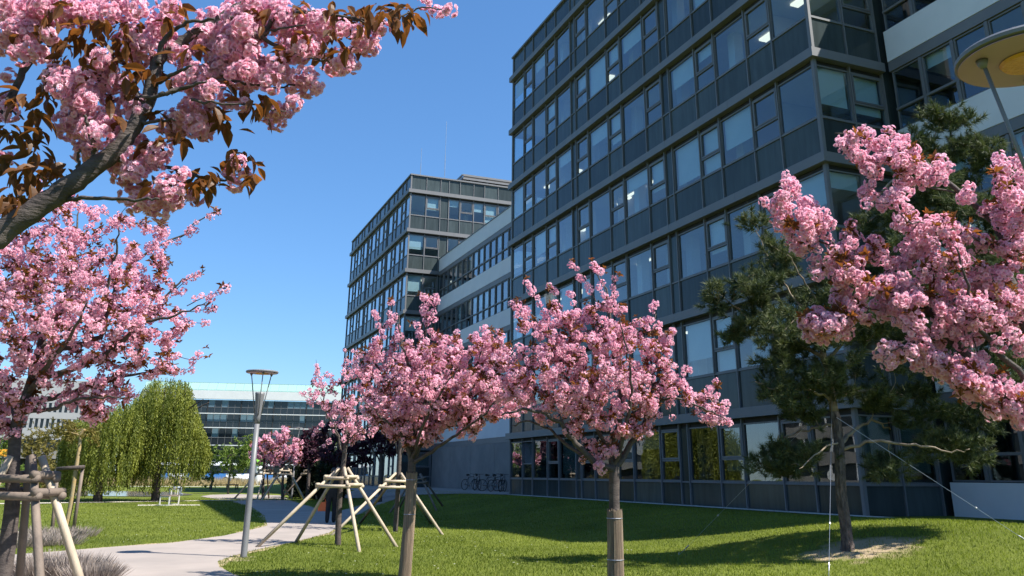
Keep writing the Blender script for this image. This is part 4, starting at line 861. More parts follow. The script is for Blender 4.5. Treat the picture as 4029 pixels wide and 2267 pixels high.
# overhanging cherry close to the camera: every blossom ball and leaf its own part
def near_cherry():
    rng = np.random.default_rng(77); D = 3.05; base = np.array([-1.75, 2.35, 0.0]); base[2] = float(hgt(base[0], base[1]))
    t = thing('cherry_tree', 'overhanging cherry branch with big pink blossom balls and large bronze leaves', 'tree', tuple(base), 'flowering cherry trees')
    fork = dp(-170, 730, D-.1); tp = [base-np.array([0, 0, .05]), base+(fork-base)*np.array([.15, .15, .4]), base+(fork-base)*np.array([.45, .45, .75]), fork]
    mb = MB(); c = catmull(tp, 6); mb.tube(c, list(np.linspace(.10, .055, len(c))), 12); mb.build('trunk', M['bark'], t, True)
    br = [([(-170, 730), (-60, 640), (0, 590), (120, 505), (215, 437), (290, 380), (350, 300), (383, 215), (402, 150), (460, 102), (530, 60), (590, 20), (640, -30)], .050, .011, (-.1, .1)),
          ([(398, 160), (412, 105), (440, 75), (485, 53), (540, 48)], .014, .005, (0, -.05)), ([(385, 215), (430, 190), (480, 165)], .012, .005, (0, -.1)),
          ([(560, 42), (609, 42), (675, 2), (720, -30)], .012, .006, (.05, .1)), ([(600, 60), (653, 93), (688, 49), (750, 31), (820, 33), (882, 44), (930, 60)], .013, .004, (0, 0)), ([(655, 92), (715, 128), (760, 140), (807, 150), (850, 158)], .009, .003, (0, .05)), ([(655, 92), (690, 75), (770, 62)], .007, .003, (0, -.05)),
          ([(120, 520), (180, 503), (230, 498), (335, 503), (400, 500)], .011, .004, (0, -.12)), ([(345, 310), (395, 306), (441, 302)], .009, .004, (0, -.1)), ([(330, 250), (400, 240), (470, 220), (520, 205)], .010, .004, (0, -.15)), ([(232, 420), (238, 375), (225, 330), (212, 290)], .012, .005, (0, -.12)), ([(192, 450), (196, 415), (199, 375)], .009, .004, (0, -.05)), ([(372, 240), (378, 190), (384, 132)], .010, .004, (0, .06)), ([(352, 250), (340, 215), (322, 176), (273, 119), (247, 84)], .010, .004, (0, .15)), ([(270, 400), (330, 410), (420, 420), (500, 445), (560, 455), (600, 440)], .010, .0035, (0, .15)), ([(-60, 640), (-90, 500), (-40, 350), (40, 220), (90, 100), (120, 20)], .03, .006, (-.1, .3)), ([(40, 220), (100, 130), (150, 110), (230, 130)], .010, .004, (.15, .2)), ([(-20, 330), (20, 280), (60, 300)], .01, .004, (.1, .1)), ([(90, 110), (170, 60), (250, 40), (330, 20)], .011, .004, (.25, .2)), ([(400, 240), (480, 215), (560, 200), (640, 215), (700, 220), (780, 205)], .009, .003, (-.1, .05)), ([(480, 250), (560, 262), (640, 265), (720, 280)], .006, .0025, (-.1, 0)), ([(882, 44), (950, 60), (1000, 45), (1060, 20), (1130, 25)], .006, .0025, (0, .1))]
    for P, r0, r1, dd in br:
        p, a, b = L_(D, P, r0, r1, dd); c = catmull(p, 6); c[1:-1] += rng.normal(0, .003, (len(c)-2, 3)); m = MB(); wood_tubes(m, c, a, b, 9 if r0 > .02 else 6); m.build('limb', M['bark'], t, True)
    blobs = [(60, 60, 60), (130, 30, 50), (20, 100, 40), (60, 120, 45), (100, 140, 30), (20, 190, 25), (10, 270, 32), (10, 400, 30), (180, 40, 40), (290, 20, 42), (330, 20, 40), (380, 105, 55), (330, 100, 38), (352, 135, 40), (400, 75, 35), (150, 200, 38), (190, 215, 50), (240, 230, 38), (200, 270, 50), (180, 315, 45), (240, 325, 42), (290, 205, 34), (330, 262, 36), (352, 272, 28), (290, 360, 28), (220, 372, 32), (270, 300, 32), (545, 75, 72), (595, 120, 66), (520, 100, 52), (605, 40, 62), (560, 140, 50), (630, 80, 50), (480, 195, 48), (512, 225, 46), (468, 300, 50), (505, 320, 36), (440, 322, 40), (500, 275, 40), (540, 185, 42), (620, 190, 46), (668, 190, 46), (700, 182, 40), (590, 160, 48), (575, 180, 40), (640, 165, 40), (762, 210, 38), (795, 218, 28), (782, 190, 26), (850, 160, 36), (888, 165, 28), (872, 138, 26), (735, 62, 40), (780, 52, 34), (822, 62, 34), (862, 72, 28), (742, 100, 42), (782, 112, 36), (700, 60, 40), (745, 130, 34), (570, 258, 30), (610, 265, 26), (692, 290, 34), (722, 278, 28), (742, 258, 18), (352, 410, 38), (392, 392, 34), (312, 420, 34), (330, 445, 34), (318, 490, 30), (360, 502, 42), (420, 482, 34), (462, 492, 28), (400, 515, 34), (442, 512, 24), (452, 440, 26), (600, 408, 24), (576, 428, 20), (592, 465, 24), (620, 448, 18), (1098, 30, 24), (1132, 28, 20), (1070, 8, 20), (958, 70, 30), (922, 108, 34), (900, 80, 24), (250, 160, 32), (120, 90, 30), (40, 30, 45), (90, 20, 40), (420, 30, 34), (230, 25, 34), (450, 130, 36), (650, 20, 44), (700, 15, 36), (10, 20, 40), (350, 350, 28), (300, 395, 26), (490, 500, 26)]
    MS = {n: [mesh_np('blossom_cluster', *p[:2], M['petal'], p[2]) for p in ps] for n, ps in CL_NEAR.items()}; RR = {10: .052, 20: .068, 38: .090}
    mpp = D/(F_PX/K)
    for x, y, r in blobs:
        Rw = r*mpp; big = [k for k in RR if RR[k] <= Rw*1.25] or [10]
        n = max(big); k = 1
        parts = [(0, 0, 0)] if Rw < .045 else [(math.cos(a)*Rw*.45, math.sin(a)*Rw*.42, rng.uniform(-.05, .05)) for a in np.linspace(0, 2*math.pi, 6 if Rw > .08 else 5 if Rw > .062 else 4)[:-1]+rng.uniform(0, 6)]
        for ox, oy, od in parts:
            dd = rng.uniform(-.05, .2)+od; p = dp(x+ox/mpp, y+oy/mpp, D+dd); nn = 20 if len(parts) > 1 else n
            s = (Rw*.62 if len(parts) > 1 else Rw)/RR[nn]; s = min(max(s*1.12, .85), 1.3)
            link('blossom_cluster', MS[nn][rng.integers(3)], t, tuple(p), tuple(rng.uniform(0, 6.28, 3)), float(s))
    lm = [mesh_np('leaf', *q[:2], M['bronze'], q[2]) for q in [leaf_near(rng) for _ in range(6)]]
    spots = [(130, 45), (170, 112), (190, 90), (230, 112), (250, 62), (100, 325), (28, 335), (60, 420), (70, 462), (50, 500), (26, 480), (160, 430), (392, 362), (412, 350), (545, 272), (640, 262), (662, 250), (440, 442), (505, 450), (530, 440), (632, 440), (585, 395), (920, 18), (1000, 52), (1040, 42), (872, 30), (762, 18), (300, 92), (342, 62), (95, 380), (92, 282), (120, 250), (270, 150), (310, 110), (330, 190), (20, 320), (430, 60), (640, 30), (280, 250), (420, 190), (830, 20), (960, 30), (300, 300), (110, 200), (215, 150)]
    cnt = 0
    for x, y in spots:
        for _ in range(6):
            if cnt >= 290: break
            p = dp(x+rng.normal(0, 11), y+rng.normal(0, 9), D+rng.uniform(-.1, .1)); cnt += 1
            link('leaf', lm[rng.integers(6)], t, tuple(p), (rng.uniform(-.7, .7), rng.uniform(.2, 1.2), rng.uniform(0, 6.28)), float(rng.uniform(.6, 1.0)))
    lv = [leaf_near(rng) for _ in range(4)]; pts = []
    more = [(210, 60), (290, 60), (150, 150), (260, 200), (310, 150), (40, 250), (70, 350), (120, 420), (440, 20), (560, 200), (700, 130), (760, 80), (820, 120), (860, 110), (900, 60), (980, 25), (1020, 30), (480, 120), (400, 290), (380, 460), (560, 300), (620, 250), (540, 460), (480, 450), (600, 390), (640, 435), (80, 80), (160, 20), (330, 70), (30, 410), (60, 520), (20, 520), (100, 450), (360, 180), (670, 30), (450, 350), (840, 70), (920, 40)]
    for x, y in more:
        for _ in range(11): pts.append(dp(x+rng.normal(0, 15), y+rng.normal(0, 12), D+rng.uniform(-.1, .2)))
    pts = np.array(pts); n = len(pts); R_ = np.array([np.array(Euler((rng.uniform(-.7, .7), rng.uniform(-.3, 1.2), rng.uniform(0, 6.28))).to_matrix()) for _ in range(n)])
    link('leaves', scatter_mesh('leaves', lv, rng.integers(0, 4, n), R_, rng.uniform(.55, .95, n), pts-base, M['bronze'], .3, rng), t, (0, 0, 0), world=False, kind='stuff')
near_cherry()

# cherry leaning in from the far side of the lamp, beside the pine
D = 5.6; fork = dp(2700, 1180, D); bx = fork*np.array([1, 1, 0]); bx[2] = float(hgt(bx[0], bx[1]))
tr = {'p': [bx-np.array([0, 0, .05]), bx*.6+fork*.4, fork], 'r': [.11, .095, .085]}
lim = [L_(D, [(2700, 1180), (2630, 1090), (2558, 1023), (2479, 944), (2389, 849), (2346, 791), (2278, 743), (2193, 738), (2110, 770), (2020, 820)], .042, .004, (0, .1)), L_(D, [(2700, 1180), (2640, 960), (2576, 812), (2548, 733), (2537, 637), (2489, 553), (2415, 484), (2331, 415), (2270, 375), (2180, 345), (2100, 335)], .042, .004, (0, .3)),
       L_(D, [(2630, 1030), (2576, 950), (2489, 860), (2452, 791), (2430, 700), (2400, 620)], .025, .005, (0, -.3)), L_(D, [(2346, 791), (2260, 740), (2193, 696), (2119, 640), (2034, 590), (1960, 552), (1925, 520)], .014, .004, (.05, 0)), L_(D, [(2489, 553), (2520, 480), (2545, 410)], .012, .004, (.2, .2)), L_(D, [(2119, 640), (2050, 560), (2000, 490), (1965, 455)], .008, .003, (0, .1)), L_(D, [(2389, 849), (2320, 860), (2250, 880), (2225, 905)], .009, .003, (0, -.2)), L_(D, [(2479, 944), (2420, 920), (2340, 900)], .012, .004, (0, .2)), L_(D, [(2415, 484), (2300, 470), (2200, 490), (2155, 490)], .008, .003, (.2, .1)), L_(D, [(2537, 637), (2450, 600), (2360, 570), (2290, 560)], .012, .004, (.1, -.2))]
E2 = lambda l, dd=0: [dp(x, y, D+dd) for x, y in l]
polys = [([(2076, 340), (2130, 308), (2175, 340), (2235, 338), (2300, 362), (2400, 425), (2460, 470), (2440, 500), (2330, 460), (2230, 445), (2170, 430), (2165, 385), (2110, 380)], 44),
         ([(1920, 480), (1970, 450), (2010, 460), (2070, 520), (2130, 570), (2200, 600), (2280, 600), (2260, 660), (2150, 640), (2050, 640), (1960, 600), (1918, 570), (1935, 525)], 52), ([(2160, 490), (2200, 470), (2300, 480), (2280, 520), (2200, 515)], 8),
         ([(2050, 650), (2200, 640), (2290, 700), (2380, 720), (2480, 700), (2560, 640), (2600, 760), (2580, 900), (2480, 850), (2380, 860), (2260, 830), (2160, 800), (2080, 770), (2100, 720), (2030, 690)], 130),
         ([(2280, 560), (2400, 545), (2470, 590), (2480, 690), (2400, 730), (2300, 680)], 55), ([(2480, 540), (2520, 400), (2600, 380), (2620, 640), (2540, 640)], 36),
         ([(2000, 820), (2060, 790), (2150, 790), (2140, 830), (2060, 850)], 16), ([(2180, 850), (2300, 850), (2400, 880), (2500, 900), (2600, 980), (2600, 1080), (2500, 1020), (2400, 980), (2310, 930), (2220, 880)], 70), ([(2215, 890), (2250, 880), (2250, 925), (2220, 915)], 3)]
cherry('cherry_tree', 'cherry tree reaching in beside the pine with arching pink branches and dark limbs', bx, tr, lim, polys, D, 0, .42, 112, CL_MID, spray=.26, sp=.055, cl_scale=.9, dens=1.0, individual=300, leaves=.25, lscale=.8, protos2=CL_MID)

# ------------------------------------------------------------------ pine with guy wires
def pine():
    rng = np.random.default_rng(21); b = PINE_BASE; D = b@FWH
    t = thing('pine_tree', 'dark green pine with furrowed trunk held by steel guy wires on the lawn', 'tree', tuple(b))
    P = [b-np.array([0, 0, .06])]+[dp(x, y, D) for x, y in ((2128, 1330), (2116, 1240), (2113, 1160), (2108, 1090), (2092, 1000), (2082, 930), (2070, 880), (2085, 780), (2110, 680), (2150, 580), (2230, 470), (2330, 380), (2370, 290))]
    c = catmull(P, 5); R = np.interp(np.linspace(0, 1, len(c)), [0, .04, .3, .5, .75, 1], [.135, .105, .09, .066, .04, .010])
    n = int(len(c)*.36); m = MB(); fine = catmull(c[:n+1], 6); fr_ = np.interp(np.linspace(0, n, len(fine)), np.arange(n+1), R[:n+1]); m.tube(fine, list(fr_), 30)
    vv = np.array(m.v[:len(fine)*30]).reshape(len(fine), 30, 3); ph = np.cumsum(rng.normal(0, .25, len(fine)))
    a_ = np.arange(30)/30*2*np.pi; fac = 1+.06*np.sin(a_[None]*6+ph[:, None])+.05*np.sin(a_[None]*11-1.7*ph[:, None])+rng.normal(0, .022, (len(fine), 30)); vv = fine[:, None]+(vv-fine[:, None])*fac[..., None]
    m.v[:len(fine)*30] = [tuple(q) for q in vv.reshape(-1, 3)]; m.build('trunk', M['pinebark'], t, False); m = MB(); m.tube(c[n:], list(R[n:]), 9); m.build('trunk', M['pinetop'], t, True)
    sk = [tuple(p) for p in c[n-3:]]
    def lim(px, r0, r1, dd):
        p, a, q = L_(D, px, r0, r1, dd); cc = catmull(p, 5); cc[1:-1] += rng.normal(0, .02, (len(cc)-2, 3)); m = MB(); wood_tubes(m, cc, a, q, 6); m.build('limb', M['pinetop'], t, True); return [tuple(v) for v in cc[3:]]
    for px, r0, r1, dd in (([(2112, 1120), (2140, 1090), (2190, 1060), (2240, 1080)], .05, .012, (0, .5)), ([(2113, 1130), (2200, 1112), (2300, 1120), (2380, 1135), (2440, 1130)], .035, .008, (0, -1.2)), ([(2095, 1010), (2030, 980), (1960, 985), (1900, 960)], .035, .01, (0, -.5)), ([(2085, 960), (2150, 900), (2230, 870), (2320, 850)], .04, .01, (0, .3)), ([(2075, 900), (1990, 860), (1900, 810), (1810, 740)], .04, .01, (0, .4)), ([(2080, 880), (2020, 780), (1950, 680), (1900, 580)], .03, .008, (0, .7)), ([(2078, 880), (2060, 780), (2020, 700), (1980, 640)], .03, .008, (0, -.7)), ([(2090, 770), (2200, 700), (2330, 680), (2450, 700)], .035, .008, (0, -.4)), ([(2105, 1070), (2030, 1080), (1950, 1120), (1900, 1160)], .03, .008, (0, .8)), ([(2092, 1000), (2180, 980), (2300, 1000), (2420, 1040), (2520, 1060)], .04, .008, (0, .8)), ([(2150, 580), (2260, 520), (2400, 500), (2500, 520)], .03, .008, (0, .5)), ([(2330, 380), (2400, 370), (2470, 360)], .015, .006, (0, 0)), ([(2330, 385), (2290, 360), (2285, 345)], .012, .006, (0, 0)), ([(2365, 310), (2400, 300), (2430, 290)], .012, .006, (0, 0)), ([(2110, 1110), (2060, 1140), (2010, 1180)], .02, .007, (0, -.9)), ([(2085, 900), (2180, 820), (2300, 800), (2450, 830), (2560, 860)], .035, .008, (0, 1.2))):
        sk += lim(px, r0, r1, dd)
    big = [(1790, 715), (1860, 690), (1905, 640), (1900, 590), (1950, 600), (2000, 650), (2060, 690), (2120, 610), (2180, 530), (2260, 460), (2300, 380), (2400, 380), (2490, 370), (2560, 430), (2640, 700), (2600, 1000), (2520, 1070), (2460, 1090), (2380, 1080), (2300, 1090), (2200, 1020), (2120, 990), (2050, 1050), (1960, 1090), (1920, 1010), (1890, 930), (1850, 870), (1805, 790)]
    polys = [(big, 340), ([(2270, 1110), (2420, 1105), (2485, 1130), (2440, 1165), (2330, 1160)], 16), ([(2190, 1165), (2260, 1150), (2270, 1185), (2230, 1200)], 6), ([(1890, 1150), (1960, 1120), (2060, 1130), (2050, 1170), (1960, 1195)], 14), ([(2280, 340), (2330, 350), (2320, 380), (2285, 375)], 5), ([(2345, 290), (2370, 268), (2385, 310), (2365, 330)], 5), ([(2395, 310), (2430, 288), (2425, 310)], 3), ([(2390, 360), (2480, 345), (2500, 400), (2420, 410)], 9), ([(1868, 558), (1905, 555), (1900, 570)], 2)]
    tips = np.concatenate([sample_crown(p, D, k, rng, 1.7, D/(F_PX/K)) for p, k in polys]); tw = grow(tips, sk, None, rng)
    mb = MB(); C, A = [], []
    for pl in tw:
        L = np.linalg.norm(np.diff(pl, axis=0), axis=1).sum(); mb.tube(pl, list(np.linspace(min(.006+.008*L, .016), .004, len(pl))), 4, False)
        d = pl[-1]-pl[-2]; d /= np.linalg.norm(d)+1e-9
        for q in range(13):
            o = rng.normal(0, .16, 3)*np.array([1, 1, .5]); C.append(pl[-1]+o-d*.05); A.append(d*.6+o*3+np.array([0, 0, .7]))
        C.append(pl[-1]+d*.05); A.append(d+np.array([0, 0, .4]))
    mb.build('twigs', M['pinetop'], t, kind='stuff')
    C = np.array(C); A = np.array(A); k = len(C)
    me = scatter_mesh('needles', TUFTS, rng.integers(0, 4, k), rotmats(k, rng, A), rng.uniform(1.0, 1.7, k), C-b, M['needle'], .25, rng); link('needles', me, t, (0, 0, 0), world=False, kind='stuff')
    for _ in range(4):                                    # bare dead twigs low on the trunk
        pass
    at = dp(2095, 1010, D-.12)
    for i, (px, py, dz, la) in enumerate(((2085, 1452, -2.6, 'taut steel guy wire running from the pine towards the turnbuckle on the lawn'), (2600, 1372, -.4, 'steel guy wire of the pine slanting past the white wall panel'), (1708, 1397, .2, 'thin steel guy wire of the pine slanting across the dark shaded lawn'))):
        a = on_ground(px*K, py*K, .5)
        w = thing('guy_wire', la, 'wire', tuple(a))
        at2 = dp((2093, 2104, 2088)[i], (1010, 1050, 1010)[i], D-.13)
        v = at2-a; m = MB(); m.tube([a, at2], (.0045, .0038, .002)[i], 5); m.build('wire', M['steel'], w)
        m = MB(); q = a+v*.06; m.tube([a+v*.03, q, a+v*.07], [.006, .014, .006], 6); m.build('turnbuckle', M['steel'], w)
        m = MB(); m.tube([a+np.array([0, 0, -.1]), a+np.array([0, 0, .05])], .012, 6); m.build('ground_anchor', M['steel'], w)
        q = a+v*.27; m = MB(); m.tube([q-v*.004, q+v*.004], .016, 6); m.build('wire_clamp', M['steel'], w)
pine()

# ------------------------------------------------------------------ leafy trees and shrubs
def leafmass(t, base, pts, size, mat, rng, name='leaves', axis_up=.4, n=None):
    k = len(pts); ax = rng.normal(0, .7, (k, 3)); ax[:, 2] += axis_up
    me = scatter_mesh(name, SPRAYS, rng.integers(0, 4, k), rotmats(k, rng, ax), rng.uniform(.7, 1.3, k)*size, pts-base, M[mat], .25, rng); return link(name, me, t, (0, 0, 0), world=False, kind='stuff')
def willow(label, px, py, poly, D, seed, nst, thick):
    rng = np.random.default_rng(seed); b = on_ground(px, py); t = thing('willow_tree', label, 'tree', tuple(b), 'weeping willows')
    g = px/K; top = min(p[1] for p in poly); fork = dp(g+4, 1120, D)
    m = MB(); c = catmull([b-np.array([0, 0, .1]), dp(g+2, 1210, D), dp(g+5, 1160, D), fork], 5); m.tube(c, list(np.linspace(.26, .17, len(c))), 10); m.build('trunk', M['bark'], t, True)
    P = np.array(poly, float); cx = P[:, 0].mean(); hubs = []
    for k in range(9):
        tx = cx+rng.uniform(-.42, .42)*(P[:, 0].max()-P[:, 0].min()); ty = np.interp(abs(tx-cx), [0, 100], [top+18, top+70]); dd = rng.uniform(-thick, thick)*.8
        cc = catmull([fork, (fork+dp(tx, ty, D+dd))/2+np.array([0, 0, .4]), dp(tx, ty, D+dd)], 5); m = MB(); wood_tubes(m, cc, .10, .02, 6); m.build('limb', M['bark'], t, True); hubs += list(cc[2:])
    x0, x1 = P[:, 0].min(), P[:, 0].max(); ys = np.array([p[1] for p in poly]); V, Fc, T = [], [], []; mpp = D/(F_PX/K)
    for s in range(nst):
        x = rng.uniform(x0, x1); yy = rng.uniform(top, ys.max(), 60); k = in_poly(np.full(60, x), yy, poly)
        if k.sum() < 3: continue
        ya, yb = yy[k].min(), yy[k].max(); y0 = ya+(yb-ya)*rng.random()**1.4*.72; ln = min((yb-y0), rng.uniform(30, 110))
        e = min(x-x0, x1-x)*mpp; dd = rng.uniform(-1, 1)*min(thick, .5+e); p0 = dp(x, y0, D+dd); L = ln*mpp; n = max(5, int(L/.07)); sw = rng.normal(0, .12, 2); q0 = np.clip(.5+.5*math.sin(x*.13+seed)*math.cos(y0*.045+x*.02+dd)+rng.normal(0, .22), 0, 1)
        for i in range(n):
            u = i/n; p = p0+np.array([sw[0]*u*u, sw[1]*u*u, -L*u]); d = np.array([rng.normal(0, .5), rng.normal(0, .5), -1.0]); d /= np.linalg.norm(d); sd = np.cross(d, rng.normal(size=3)); sd /= np.linalg.norm(sd); l = rng.uniform(.10, .19); w = .028; n0 = len(V)
            V += [p, p+d*l*.5-sd*w, p+d*l*.5+sd*w, p+d*l]; Fc += [(n0, n0+1, n0+3), (n0, n0+3, n0+2)]; q = np.clip(q0*.75+rng.random()*.3, 0, 1); T += [q*.6, q, q, q]
    me = mesh_np('hanging_foliage', np.array(V)-b, np.array(Fc), M['willow'], T); link('hanging_foliage', me, t, (0, 0, 0), world=False, kind='stuff')
wl = [(345, 985), (385, 950), (440, 945), (480, 960), (495, 1010), (510, 1060), (525, 1100), (535, 1150), (520, 1190), (495, 1210), (470, 1225), (420, 1235), (360, 1232), (320, 1215), (300, 1150), (310, 1060)]
willow('tall weeping willow with a dark trunk beside the pale gravel path', 612, 1972, wl, on_ground(612, 1972)@FWH, 31, 2300, 2.6)
wl2 = [(175, 1060), (230, 1030), (300, 1010), (350, 1000), (370, 1060), (360, 1150), (340, 1215), (300, 1235), (240, 1235), (200, 1250), (165, 1240), (155, 1180), (150, 1110)]
willow('lower weeping willow spreading over the pond edge beside the taller one', 385, 1975, wl2, on_ground(385, 1975)@FWH, 32, 1800, 2.4)
def broadleaf(label, poly, px, D, seed, n, size, mat='green', name='leafy_tree', tr_r=.12, group=None, thick=2.0):
    rng = np.random.default_rng(seed); g = px/K; c0 = dp(g, 1195, D); b = np.array([c0[0], c0[1], float(hgt(c0[0], c0[1]))]); t = thing(name, label, 'tree', tuple(b), group)
    yb = max(p[1] for p in poly); yt = min(p[1] for p in poly); P = [b-np.array([0, 0, .1]), dp(g, yb-5, D), dp(g+2, (yb+yt)/2, D), dp(g, yt+10, D)]
    c = catmull(P, 5); m = MB(); m.tube(c, list(np.linspace(tr_r, tr_r*.2, len(c))), 8); m.build('trunk', M['barkgrey'], t, True)
    tips = sample_crown(poly, D, max(24, n//16), rng, thick, D/(F_PX/K)); tw = grow(tips, [tuple(p) for p in c[5:]], None, rng); mb = MB()
    pts = []
    for pl in tw:
        mb.tube(pl, list(np.linspace(.03, .01, len(pl))), 4, False)
        pts.append(pl[-1]+rng.normal(0, .3*size/2, (n//len(tw), 3)))
    mb.build('branches', M['barkgrey'], t, kind='stuff'); leafmass(t, b, np.concatenate(pts), size, mat, rng)
broadleaf('small fresh green tree with thin brown trunk on the far lawn', [(545, 1160), (560, 1125), (590, 1110), (625, 1115), (640, 1150), (630, 1172), (600, 1180), (560, 1178), (542, 1172)], 905, 72, 41, 420, 2.4, tr_r=.09)
broadleaf('low willow-like green tree near the far benches', [(500, 1165), (515, 1130), (540, 1140), (550, 1175), (530, 1215), (505, 1215)], 835, 88, 42, 200, 2.6, 'willow')
for i, (px, D_, poly, la, mt) in enumerate(((120, 110, [(60, 1120), (90, 1085), (130, 1090), (160, 1130), (150, 1180), (90, 1190), (60, 1170)], 'thin bare-looking tree in front of the white building', 'olive'), (-60, 120, [(-120, 1150), (-80, 1080), (-20, 1070), (30, 1110), (20, 1180), (-80, 1190)], 'green street tree beyond the dark forked cherry', 'green'), (1290, 175, [(780, 1140), (820, 1110), (870, 1115), (900, 1150), (880, 1185), (800, 1190)], 'far street tree behind the purple-leaved trees', 'green'))):
    broadleaf(la, poly, px, D_, 43+i, 500, 3.6, mt)
def shrub(label, px, py, w, h, n, size, mat, seed, z0=0.0, D=None, cat='shrub', name='shrub', up=.8, group=None):
    rng = np.random.default_rng(seed); b = on_ground(px, py, z0); t = thing(name, label, cat, tuple(b), group)
    a = rng.normal(size=(n, 3)); a /= np.linalg.norm(a, axis=1, keepdims=True); a[:, 2] = np.abs(a[:, 2]); r = rng.random(n)**.4*(1+.25*np.sin(a[:, 0]*6+seed)*np.cos(a[:, 1]*5))
    pts = b+a*r[:, None]*np.array([w/2, w/2, h]); mb = MB()
    for q in range(14):
        e = pts[rng.integers(n)]; mb.tube([b+np.array([0, 0, -.03]), (b+e)/2+np.array([0, 0, .05*h]), e], [.012, .009, .004], 4, False)
    mb.build('stems', M['barkgrey'], t, kind='stuff'); leafmass(t, b, pts, size, mat, rng, axis_up=up)
shrub('yellow-green loose shrub by the pond', 165, 1935, 3.8, 2.3, 900, 1.8, 'olive', 51)
shrub('rounded olive shrub near the white building', 95, 1915, 4.5, 2.2, 800, 2.2, 'green', 52)
# columnar yews standing in the building's shade
for i, (px, D_, w, h) in enumerate(((1255, 60, 1.3, 2.3), (1290, 57, 1.4, 2.6), (1325, 55, 1.4, 2.7), (1200, 62, 1.1, 2.1), (1160, 64, 1.0, 2.0))):
    rng = np.random.default_rng(60+i); c0 = at_depth(px, 1900, D_); b = np.array([c0[0], c0[1], float(hgt(c0[0], c0[1]))]); t = thing('yew_tree', 'dark columnar clipped yew standing in the office block\'s shade', 'tree', tuple(b), 'columnar yews')
    mb = MB(); mb.tube([b-np.array([0, 0, .1]), b+np.array([0, 0, h*.8])], [.09, .03], 6); mb.build('trunk', M['bark'], t)
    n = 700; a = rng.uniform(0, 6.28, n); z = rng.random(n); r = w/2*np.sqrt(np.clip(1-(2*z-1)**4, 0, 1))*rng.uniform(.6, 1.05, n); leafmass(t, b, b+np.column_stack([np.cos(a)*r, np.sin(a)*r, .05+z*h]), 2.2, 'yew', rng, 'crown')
# lavender mounds by the path
def lavender(label, px, py, r, h, seed, n=900):
    rng = np.random.default_rng(seed); b = on_ground(px, py); t = thing('lavender_bush', label, 'lavender', tuple(b), 'lavender bushes'); V, Fc, T = [], [], []
    for i in range(n):
        a = rng.uniform(0, 6.28); q = rng.random()**.5; o = np.array([math.cos(a)*q*r*.45, math.sin(a)*q*r*.45, 0]); d = np.array([math.cos(a)*q*.9, math.sin(a)*q*.9, 1.0])+rng.normal(0, .18, 3); d /= np.linalg.norm(d); l = h*rng.uniform(.7, 1.15); s = np.cross(d, rng.normal(size=3)); s /= np.linalg.norm(s); n0 = len(V); p = o; w = .004
        V += [p-s*w, p+s*w, p+d*l*.75+s*w*1.2, p+d*l*.75-s*w*1.2, p+d*l]; Fc += [(n0, n0+1, n0+2), (n0, n0+2, n0+3), (n0+3, n0+2, n0+4)]; k = rng.random(); T += [k*.4, k*.4, k, k, min(1, k+.3)]
    link('stems', mesh_np('stems', np.array(V), np.array(Fc), M['lavender'], T), t, (0, 0, 0), world=False, kind='stuff')
for i, (px, py, r, h) in enumerate(((300, 2285, .8, .42), (215, 2270, .7, .40), (365, 2300, .6, .34), (150, 2290, .6, .4))): lavender('greyish lavender mound beside the timber-braced cherry at the path', px, py, r, h, 70+i)
for i, (px, py) in enumerate(((90, 2125), (150, 2112), (200, 2130), (265, 2118), (130, 2150), (310, 2112), (60, 2155), (240, 2145))): lavender('low dry lavender clump on the lawn by the leaning young tree', px, py, .9, .28, 80+i, 320)

# leaning young tree tied between two posts
b = on_ground(255, 2092); D = b@FWH
t = thing('young_tree', 'leaning young tree with yellow mossy bark tied between two posts', 'tree', tuple(b)); rng = np.random.default_rng(91)
c = catmull([b-np.array([0, 0, .05]), dp(178, 1270, D), dp(191, 1180, D), dp(199, 1130, D), dp(203, 1095, D), dp(214, 1080, D)], 5); m = MB(); m.tube(c, list(np.linspace(.075, .035, len(c))), 9); m.build('trunk', M['yellowbark'], t, True)
pts = []; mb = MB()
for e in ((150, 1085), (120, 1100), (170, 1110), (230, 1090), (160, 1060), (135, 1075), (245, 1115)):
    p = dp(*e, D+rng.uniform(-.6, .6)); q = c[rng.integers(18, 26)]; pl = catmull([q, (p+q)/2+rng.normal(0, .08, 3), p], 4); mb.tube(pl, list(np.linspace(.014, .004, len(pl))), 5, False); pts += [pl[i]+rng.normal(0, .09, 3) for i in range(3, len(pl)) for _ in range(5)]
mb.build('branches', M['yellowbark'], t, kind='stuff'); leafmass(t, b, np.array(pts), 1.0, 'olive', rng)
tp = thing('tree_stake_frame', 'pair of grey posts with a dark crossbar holding the leaning young tree', 'tree stakes', tuple(b), 'timber tree stakes')
for (x0_, y0_), (x1_, y1_) in (((131, 1340), (146, 1178)), ((184, 1338), (209, 1172))):
    g_ = on_ground(x0_*K, y0_*K); m = MB(); m.tube([g_-np.array([0, 0, .05]), dp(x1_, y1_, D)], [.05, .045], 8); m.build('post', M['staked'], tp, True)
m = MB(); m.tube([dp(143, 1180, D-.07), dp(212, 1175, D-.07)], .055, 8); m.build('crossbar', M['bark'], tp, True)

# dry reeds before the street
rng = np.random.default_rng(95); n = 9000; x = rng.uniform(-12, 24, n); y = rng.uniform(120, 130, n); h = rng.uniform(.6, 1.3, n); V = np.zeros((n, 3, 3)); a = rng.uniform(0, 3.14, n); V[:, 0] = np.column_stack([x-.03*np.cos(a), y-.03*np.sin(a), 0*x]); V[:, 1] = np.column_stack([x+.03*np.cos(a), y+.03*np.sin(a), 0*x]); V[:, 2] = np.column_stack([x+rng.normal(0, .2, n), y+rng.normal(0, .2, n), h])
tag(link('dry_reeds', mesh_np('dry_reeds', V.reshape(-1, 3), np.arange(3*n).reshape(-1, 3), M['dry'], np.repeat(rng.random(n), 3))), 'band of tall dry beige grass before the street', 'reeds', kind='stuff')

